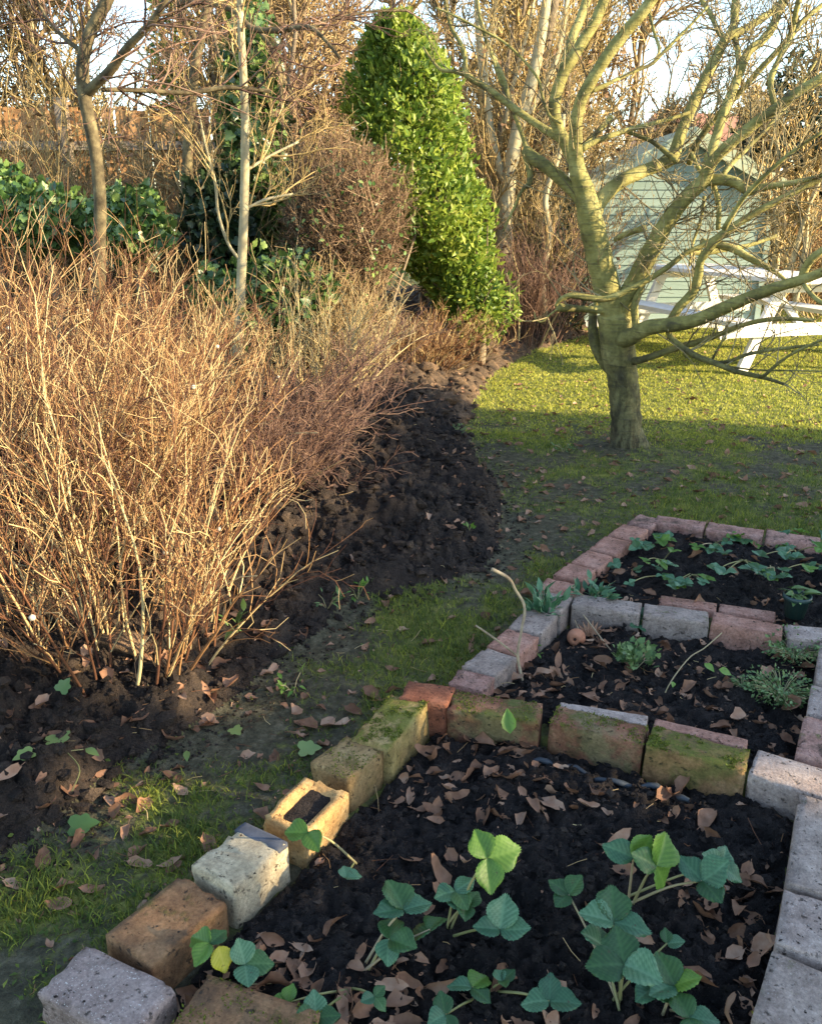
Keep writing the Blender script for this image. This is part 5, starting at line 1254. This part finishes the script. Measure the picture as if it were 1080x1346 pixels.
# the thick low undergrowth beneath them
rg = np.random.default_rng(77)
def thicket(label, px0, px1, Y0, Y1, h, n, mat, seed):
    rg = np.random.default_rng(seed); Y = Y0+(Y1-Y0)*rg.random(n); px = px0+(px1-px0)*rg.random(n)
    x = (px-540)/F_PX*Y*1.06; H = h*(.4+.8*rg.random(n)); S = 6
    u = np.linspace(0, 1, S)
    P = np.stack([x, Y, 0*x], -1)[:, None]+np.stack([np.zeros(S), np.zeros(S), u], -1)[None]*H[:, None, None]
    P = P+np.cumsum(rg.normal(size=(n, S, 3))*.05, 1)*u[None, :, None]+rg.normal(size=(n, 1, 3))*np.array([.5, .3, 0])*u[None, :, None]
    Rr = (.004+.006*rg.random((n, 1)))*(1-.7*u)[None]; mb = MB(); tubes(mb, P, Rr, 3); k_ = 1+Y0/20
    A, Ra = sprout(P, Rr, 6, .4, .1, 1, .9, .4, .0045*k_, .0022*k_, 4, .8, rg, .14); tubes(mb, A, Ra, 3)
    B, Rb = sprout(A, Ra, 2, .22, .2, 1, .9, .3, .0035*k_, .002*k_, 3, .8, rg, .14); tubes(mb, B, Rb, 3)
    return tag(mb.build('undergrowth', mat, kind='stuff'), label, 'undergrowth')
thicket('tangled brown undergrowth beneath the hedgerow on the left', -60, 470, 6.2, 7.6, 1.5, 420, M_TWIGBG, 1)
thicket('tangled ochre undergrowth right of the evergreen', 600, 742, 8.4, 11.0, 1.9, 330, M_TWIGYEL, 2)
thicket('golden twigs tangled before the board fence on the left', -50, 300, 6.7, 7.7, 2.1, 210, M_TWIGYEL, 5)
thicket('far tangled brown scrub closing the view', -100, 1150, 14, 19, 2.1, 560, M_TWIGBG, 3)
thicket('brown scrub beside the shed at the right edge', 1010, 1130, 9.5, 12, 1.8, 260, M_TWIGBG, 4)
P_ = []
rg = np.random.default_rng(78); n = 4200; Y = 6.6+1.2*rg.random(n); px = -60+540*rg.random(n); z = 1.9*rg.random(n)**1.3
mb = MB(); scatter(mb, tmpl_oval(.6, .2, .3, 2), np.stack([(px-540)/F_PX*Y*1.06, Y, z+.1], -1), rg.normal(size=(n, 3)), rg.normal(size=(n, 3)), .035+.03*rg.random(n))
tag(mb.build('withered_leaves', M_RUSSET, kind='stuff'), 'withered orange leaves still hanging in the hedgerow on the left', 'withered leaves')
n = 2600; Y = 8.0+3.5*rg.random(n); px = 590+200*rg.random(n); z = 2.6*rg.random(n)**1.3
mb = MB(); scatter(mb, tmpl_oval(.6, .2, .3, 2), np.stack([(px-540)/F_PX*Y*1.06, Y, z+.05], -1), rg.normal(size=(n, 3)), rg.normal(size=(n, 3)), .035+.03*rg.random(n))
tag(mb.build('withered_leaves', M_RUSSET, kind='stuff'), 'withered leaves hanging in the scrub right of the evergreen', 'withered leaves')

# ---------------------------------------------------------------- fences
def boxm(mb, c, s, rz=0, a=.5):
    x, y, z = [v/2 for v in s]; V = np.array([(i*x, j*y, k*z) for i in (-1, 1) for j in (-1, 1) for k in (-1, 1)])
    V = np.stack([V[:, 0]*cos(rz)-V[:, 1]*sin(rz), V[:, 0]*sin(rz)+V[:, 1]*cos(rz), V[:, 2]], -1)+np.array(c)
    mb.add(V, np.array([(0, 1, 3, 2), (4, 6, 7, 5), (0, 4, 5, 1), (2, 3, 7, 6), (0, 2, 6, 4), (1, 5, 7, 3)]), a)
def wood(name, stops, sc=(30, 30, 3)):
    m, n, b, o = new_mat(name); g = n.nodes.new('ShaderNodeNewGeometry'); mp = n.nodes.new('ShaderNodeMapping'); mp.inputs['Scale'].default_value = sc
    n.links.new(g.outputs['Position'], mp.inputs[0]); f = noise(n, 1.5, 6, vec=mp.outputs[0])
    f = math_(n, 'ADD', math_(n, 'MULTIPLY', f, .7), math_(n, 'MULTIPLY', n.nodes.new('ShaderNodeObjectInfo').outputs['Random'], .3))
    n.links.new(ramp(n, f, stops), b.inputs['Base Color']); b.inputs['Roughness'].default_value = .85; b.inputs['Specular IOR Level'].default_value = .25
    bump(n, b, f, .5, .006); return m
M_FENCE = wood('weathered_fence_wood', [(.25, (.22, .11, .045)), (.5, (.40, .21, .09)), (.8, (.55, .36, .18))])
M_POST = wood('grey_fence_post', [(.25, (.13, .10, .08)), (.5, (.22, .18, .14)), (.8, (.32, .27, .22))])
def fence(label, x0, x1, Y, h, rz=0, skip=0):
    t = thing('wooden_fence', label, 'fence', ((x0+x1)/2, Y, 0)); n = int((x1-x0)/.105)
    mb = MB(); boxm(mb, (0, 0, h/2), (.10, .016, h)); me = mb.mesh('board', M_FENCE, False)
    for i in range(n):
        o = bpy.data.objects.new('board', me); COL.objects.link(o); o.parent = t
        o.location = (x0+(i+.5)*.105-t.location[0], rng.normal()*.003+(.004 if i % 2 else 0), rng.normal()*.012); o.rotation_euler = (0, rng.normal()*.006, rng.normal()*.02)
    for i in range(int((x1-x0)/1.8)+1):
        mb = MB(); boxm(mb, (x0+i*1.8, Y-.065, h/2+.02), (.09, .09, h+.1)); mb.build('post', M_POST, t, False)
    for z in (.35, h-.3):
        mb = MB(); boxm(mb, ((x0+x1)/2, Y-.032, z), (x1-x0, .035, .07)); mb.build('rail', M_POST, t, False)
fence('weathered orange brown board fence behind the hedgerow on the left', bx(-160, 7.9), bx(330, 7.9), 7.9, 2.02)
fence('brown board fence running on at the right of the shed', bx(1022, 11.3), bx(1240, 11.3), 11.3, 1.35)

# ---------------------------------------------------------------- green shed
M_SHED = wood('sage_teal_paint', [(.2, (.20, .275, .245)), (.6, (.255, .335, .30)), (.9, (.30, .385, .34))], (3, 3, 30))
M_FELT = plain('pale_green_roof_paint', [(.3, (.32, .38, .28)), (.7, (.40, .46, .35))], .85, 12)
def shed():
    Y = 9.5; L_ = WY(782, 240, Y); Rr = WY(1016, 240, Y); A = WY(901, 178, Y); ev = float((L_[2]+Rr[2])/2); x0, x1 = float(L_[0]), float(Rr[0]); xa = (x0+x1)/2; zr = float(A[2])+.02
    t = thing('garden_shed', 'small sage green weatherboarded shed with a low gable behind the white table', 'shed', (xa, Y, 0))
    D = 1.8; bh = .085; n = int(zr/bh)+1
    for i in range(n):
        z0 = .05+i*bh; z1 = min(z0+bh+.012, zr-.02)
        if z0 > zr-.05: break
        def wid(z): return (x1-x0)/2*(1 if z < ev else max(.02, (zr-z)/(zr-ev)))
        a, b = wid(z0), wid(z1)
        V = []
        for (ww, z, y) in ((a, z0, Y-.022), (b, z1, Y-.008)):
            V += [(xa-ww, y, z), (xa+ww, y, z), (xa+ww, Y+.006, z), (xa-ww, Y+.006, z)]
        mb = MB().add(np.array(V), [(0, 1, 5, 4), (3, 2, 1, 0), (1, 2, 6, 5), (2, 3, 7, 6), (3, 0, 4, 7), (4, 5, 6, 7)]); mb.build('board', M_SHED, t, False)
    for sx, xx in ((-1, x0), (1, x1)):
        mb = MB(); boxm(mb, (xx-sx*.02, Y+D/2+.03, ev/2+.02), (.03, D, ev)); mb.build('side_wall', M_SHED, t, False)
        mb = MB(); boxm(mb, (xx, Y-.035, ev/2), (.06, .03, ev)); mb.build('corner_post', M_SHED, t, False)
    mb = MB(); boxm(mb, (xa, Y+D, ev/2), (x1-x0-.1, .03, ev)); mb.build('back_wall', M_SHED, t, False)
    ov = .10; sl = (zr-ev)/((x1-x0)/2)
    for sx in (-1, 1):
        xe = xa+sx*((x1-x0)/2+ov); ze = ev-sl*ov
        q = [(xa, zr+.03), (xe, ze+.03), (xe, ze+.055), (xa, zr+.055)]
        V = [(x, Y-.18, z) for x, z in q]+[(x, Y+D+.1, z) for x, z in q]
        F = [(0, 1, 2, 3), (7, 6, 5, 4), (0, 4, 5, 1), (1, 5, 6, 2), (2, 6, 7, 3), (3, 7, 4, 0)]
        MB().add(np.array(V), F).build('roof_panel', M_FELT, t, False)
        q = [(xa, zr-.10), (xe, ze-.10), (xe, ze+.028), (xa, zr+.028)]
        V = [(x, Y-.185, z) for x, z in q]+[(x, Y-.155, z) for x, z in q]
        MB().add(np.array(V), F).build('bargeboard', M_FELT, t, False)
    mb = MB(); boxm(mb, (xa, Y-.1, .03), (x1-x0+.1, .3, .06)); mb.build('plinth', M_WHITE, t, False)
M_WHITE = plain('white_paint', [(.3, (.68, .66, .62)), (.7, (.80, .79, .76))], .55, 14, .2, .4)
shed()

# ---------------------------------------------------------------- white picnic table
def picnic():
    near = G(1048, 489); far = G(893, 450)
    d = (far-near)[:2]; Ln = float(np.hypot(*d)); d = d/Ln; s_ = np.array([-d[1], d[0]])*-1   # s_ points to the right / viewer side
    t = thing('picnic_table', 'white wooden picnic table with slanted legs in front of the green shed', 'picnic table', near)
    ang = math.atan2(d[1], d[0])
    def P(u, v, z): q = near[:2]+d*u+s_*v; return np.array([q[0], q[1], z])
    H, SH = .70, .40
    for k in range(5):
        v = -.30+k*.15; mb = MB(); boxm(mb, P(Ln/2, v, H), (Ln+.5, .138, .03), ang); mb.build('top_board', M_WHITE, t, False)
    for v in (-.62, .62):
        for w in (-.062, .062):
            mb = MB(); boxm(mb, P(Ln/2, v+w, SH), (Ln+.5, .118, .035), ang); mb.build('seat_board', M_WHITE, t, False)
    def bar(a, b, w, th):
        a, b = np.array(a), np.array(b); ax = (b-a)/np.linalg.norm(b-a); e = np.array([d[0], d[1], 0]); g = np.cross(ax, e); g /= np.linalg.norm(g)
        V = [p+e*i*th/2+g*j*w/2 for p in (a, b) for i, j in ((-1, -1), (1, -1), (1, 1), (-1, 1))]
        return MB().add(np.array(V), [(0, 1, 2, 3), (7, 6, 5, 4), (0, 4, 5, 1), (1, 5, 6, 2), (2, 6, 7, 3), (3, 7, 4, 0)])
    for u in (.0, Ln):
        for sg in (-1, 1): bar(P(u+.03, sg*.50, 0), P(u+.03, sg*.22, H-.015), .085, .04).build('leg', M_WHITE, t, False)
        bar(P(u-.012, -.70, SH-.068), P(u-.012, .70, SH-.068), .09, .04).build('cross_beam', M_WHITE, t, False)
        bar(P(u-.012, -.34, H-.055), P(u-.012, .34, H-.055), .075, .04).build('top_bearer', M_WHITE, t, False)
    bar(P(Ln*.02, 0, SH-.06), P(Ln*.3, 0, H-.05), .06, .04).build('brace', M_WHITE, t, False)
picnic()

# ---------------------------------------------------------------- brick house far behind, seen through the twigs
def house():
    Y = 30; x0, x1 = bx(865, Y), bx(1010, Y)
    t = thing('brick_house', 'orange brick house seen through twigs above the shed roof', 'house', ((x0+x1)/2, Y, 0))
    M_HB = brick_mat('orange_house_brick', [(.3, (.34, .16, .09)), (.7, (.46, .24, .14))], 0, 0, .2); M_RT = plain('clay_roof_tile', [(.3, (.30, .13, .08)), (.7, (.44, .21, .13))], .9, 3)
    mb = MB(); boxm(mb, ((x0+x1)/2, Y+3, 1.75), (x1-x0, 6, 3.5)); mb.build('wall', M_HB, t, False)
    V = [(x0-.3, Y-.3, 3.4), (x1+.3, Y-.3, 3.4), (x1+.3, Y+6.3, 3.4), (x0-.3, Y+6.3, 3.4), (x0+.3, Y+3, 4.6), (x1-.3, Y+3, 4.6)]
    MB().add(np.array(V), [(0, 1, 5, 4), (2, 3, 4, 5), (1, 2, 5), (3, 0, 4), (3, 2, 1, 0)]).build('roof', M_RT, t, False)
    M_GL = plain('window_glass', [(.3, (.03, .04, .05)), (.7, (.06, .07, .08))], .1, 2, 0, .6)
    for wx in (x0+1.0, x1-1.0):
        mb = MB(); boxm(mb, (wx, Y-.02, 2.0), (1.0, .06, 1.1)); w = mb.build('window', M_WHITE, t, False)
        mb = MB(); boxm(mb, (wx, Y-.055, 2.0), (.86, .02, .96)); mb.build('pane', M_GL, w, False)
house()

# ---------------------------------------------------------------- added hedge out of view on the right, shaped to shade the foreground
def sidehedge():
    rg = np.random.default_rng(91); X0 = 8.6; y0, y1 = -10.0, 2.55
    t = thing('shade_hedge', 'tall evergreen hedge out of view, added to shade the foreground', 'hedge', (X0, (y0+y1)/2, 0))
    def top(y): return 2.90+.42*sstep(-1.12, -1.38, y)+.07*(fbm(y, y*0, 1.6, 3, 5)-.5)
    mb = MB(); n = 34; yy = np.linspace(y0, y1, n); tp_ = top(yy)-.75
    V = []
    for s in (-.28, .28):
        V += [(X0+s, a, 0) for a in yy]+[(X0+s, a, b) for a, b in zip(yy, tp_)]
    F = []
    for i in range(n-1):
        F += [(i, i+1, n+i+1, n+i), (2*n+i, 3*n+i, 3*n+i+1, 2*n+i+1), (n+i, n+i+1, 3*n+i+1, 3*n+i)]
    F += [(0, n, 3*n, 2*n), (n-1, 3*n-1, 4*n-1, 2*n-1)]
    mb.add(np.array(V), F).build('shade_core', M_DARKLEAF, t, False)
    m = 62000; y = y0+(y1-y0)*rg.random(m); T = top(y); low = rg.random(m) < .22
    z = np.where(low, (T-.6)*rg.random(m), T-.85*rg.random(m))
    x = X0+np.where(low, np.where(rg.random(m) < .5, -.36, .36)+rg.normal(size=m)*.05, (rg.random(m)-.5)*.75)
    keep = np.ones(m, bool)
    ts = np.array(to_sun[:])
    for px, py, zz, rad in SUN_GAPS:        # leaves cut away along sun rays so light streaks land on chosen spots
        g = G(px, py, zz); k = (x-g[0])/ts[0]; d = np.hypot(y-(g[1]+ts[1]*k), z-(g[2]+ts[2]*k)); keep &= ~(d < rad)
    x, y, z = x[keep], y[keep], z[keep]; m = len(x)
    mb = MB(); scatter(mb, tmpl_quad(), np.stack([x, y, z], -1), rg.normal(size=(m, 3)), rg.normal(size=(m, 3)), .085+.06*rg.random(m))
    mb.build('foliage', M_DARKLEAF, t, kind='stuff')
SUN_GAPS = [(396, 1062, .09, .16), (345, 1105, .08, .10), (205, 1205, .075, .095), (1044, 1030, .075, .13), (550, 925, .09, .10), (40, 860, .05, .2), (140, 880, .05, .15)]
sidehedge()

# ---------------------------------------------------------------- every fallen leaf and clod gets its own description
MARKS = {'orange red brick': (560, 905), 'yellow hollowed brick': (400, 1055), 'cream brick': (315, 1125), 'orange brown brick': (215, 1208), 'speckled grey brick': (140, 1300), 'mossy yellow brick': (518, 945),
 'algae brown brick': (457, 995), 'mossy brown brick': (650, 960), 'mossy red brick': (785, 985), 'moss patched brick': (917, 1010), 'sunlit corner brick': (1040, 1030), 'long grey stone block': (1040, 1100), 'pale grey stone block': (1022, 1205),
 'earth smeared stone block': (1000, 1290), 'tall bright strawberry leaf': (640, 1135), 'dark strawberry plant': (520, 1215), 'arching strawberry plant': (850, 1150), 'blue green strawberry plant': (810, 1250), 'toothed strawberry leaf': (885, 1300),
 'yellow strawberry leaflet': (290, 1250), 'low central strawberry plant': (620, 1310), 'pale strawberry runner': (450, 1155), 'upright green leaf': (665, 1000), 'plastic sheet edge': (820, 1035), 'bent twig': (690, 905), 'terracotta ball': (757, 840),
 'spiky husk': (785, 840), 'lacy silvery plant': (835, 895), 'two leafed sprig': (900, 880), 'bright green clump': (1022, 935), 'dark green clump': (1040, 882), 'tiny green clump': (972, 918), 'pitted pink brick': (1070, 970), 'green pot': (1043, 805),
 'buff grey brick': (888, 800), 'third cross row brick': (980, 822), 'pale corner brick': (735, 785), 'one holed pink brick': (757, 750), 'far corner brick': (850, 684), 'middle far row brick': (965, 697), 'nearest shrub foot': (205, 870), 'left shrub foot': (30, 810),
 'pale ivy leaf': (82, 998), 'dark ivy leaf': (92, 1078), 'dusty ivy leaf': (394, 975), 'flat round leaf': (230, 965), 'large pink leaf': (145, 1040), 'grey green brick': (700, 815), 'bank of black soil': (560, 700), 'tree foot': (825, 600),
 'laid across pink end brick': (618, 895), 'small dark soil weed': (470, 785), 'picture left edge': (0, 1000), 'lower left corner': (0, 1340)}
MK = [(k, G(*v)) for k, v in MARKS.items()]
used = set()
TONES = ['dark', 'mid brown', 'pale']; SZ = ['small', 'medium', 'large']; KEYS = ['curled', 'flat', 'twisted', 'ragged', 'cupped', 'folded', 'wrinkled']
shape_of = {}
for i, row_ in enumerate(DEADM):
    for j, me in enumerate(row_): shape_of[me.name] = (TONES[j], KEYS[i % 7])
def direction(dx, dy):
    return ('right of' if dx > 0 else 'left of') if abs(dx) > abs(dy) else ('behind' if dy > 0 else 'in front of')
for o in [q for q in bpy.data.objects if q.name.startswith(('fallen_leaf', 'earth_clod')) and q.get('group')]:
    if o.name.startswith('earth_clod'):
        P = np.mean([v.co[:] for v in o.data.vertices], axis=0); adj = ['', 'brown']; nm = 'earth clod'
        d = o.dimensions.x; sz = SZ[0] if d < .1 else SZ[1] if d < .14 else SZ[2]; kind = 'brown clod of earth'
    else:
        P = np.array(o.location[:]); tone, shp = shape_of[o.data.name]; sc = o.scale[0]
        sz = SZ[0] if sc < .040 else SZ[1] if sc < .052 else SZ[2]; kind = tone+' '+shp+' fallen leaf'
    order = sorted(MK, key=lambda m: (m[1][0]-P[0])**2+(m[1][1]-P[1])**2)
    done = False
    for nd in (0, 1, 2):
        for nm_, m in order[:3+nd*2]:
            dx, dy = P[0]-m[0], P[1]-m[1]; dist = math.hypot(dx, dy)
            far_ = ['close', 'a little way', 'further'][0 if dist < .10 else 1 if dist < .25 else 2]
            lab = sz+' '+kind+' '+(('' if nd == 0 else far_+' ')+direction(dx, dy))+' the '+nm_
            if nd == 2: lab += ', by the '+order[1][0] if order[1][0] != nm_ else ', by the '+order[0][0]
            if lab not in used and len(lab.split()) <= 16: done = True; break
        if done: break
    if done: used.add(lab); o['label'] = lab
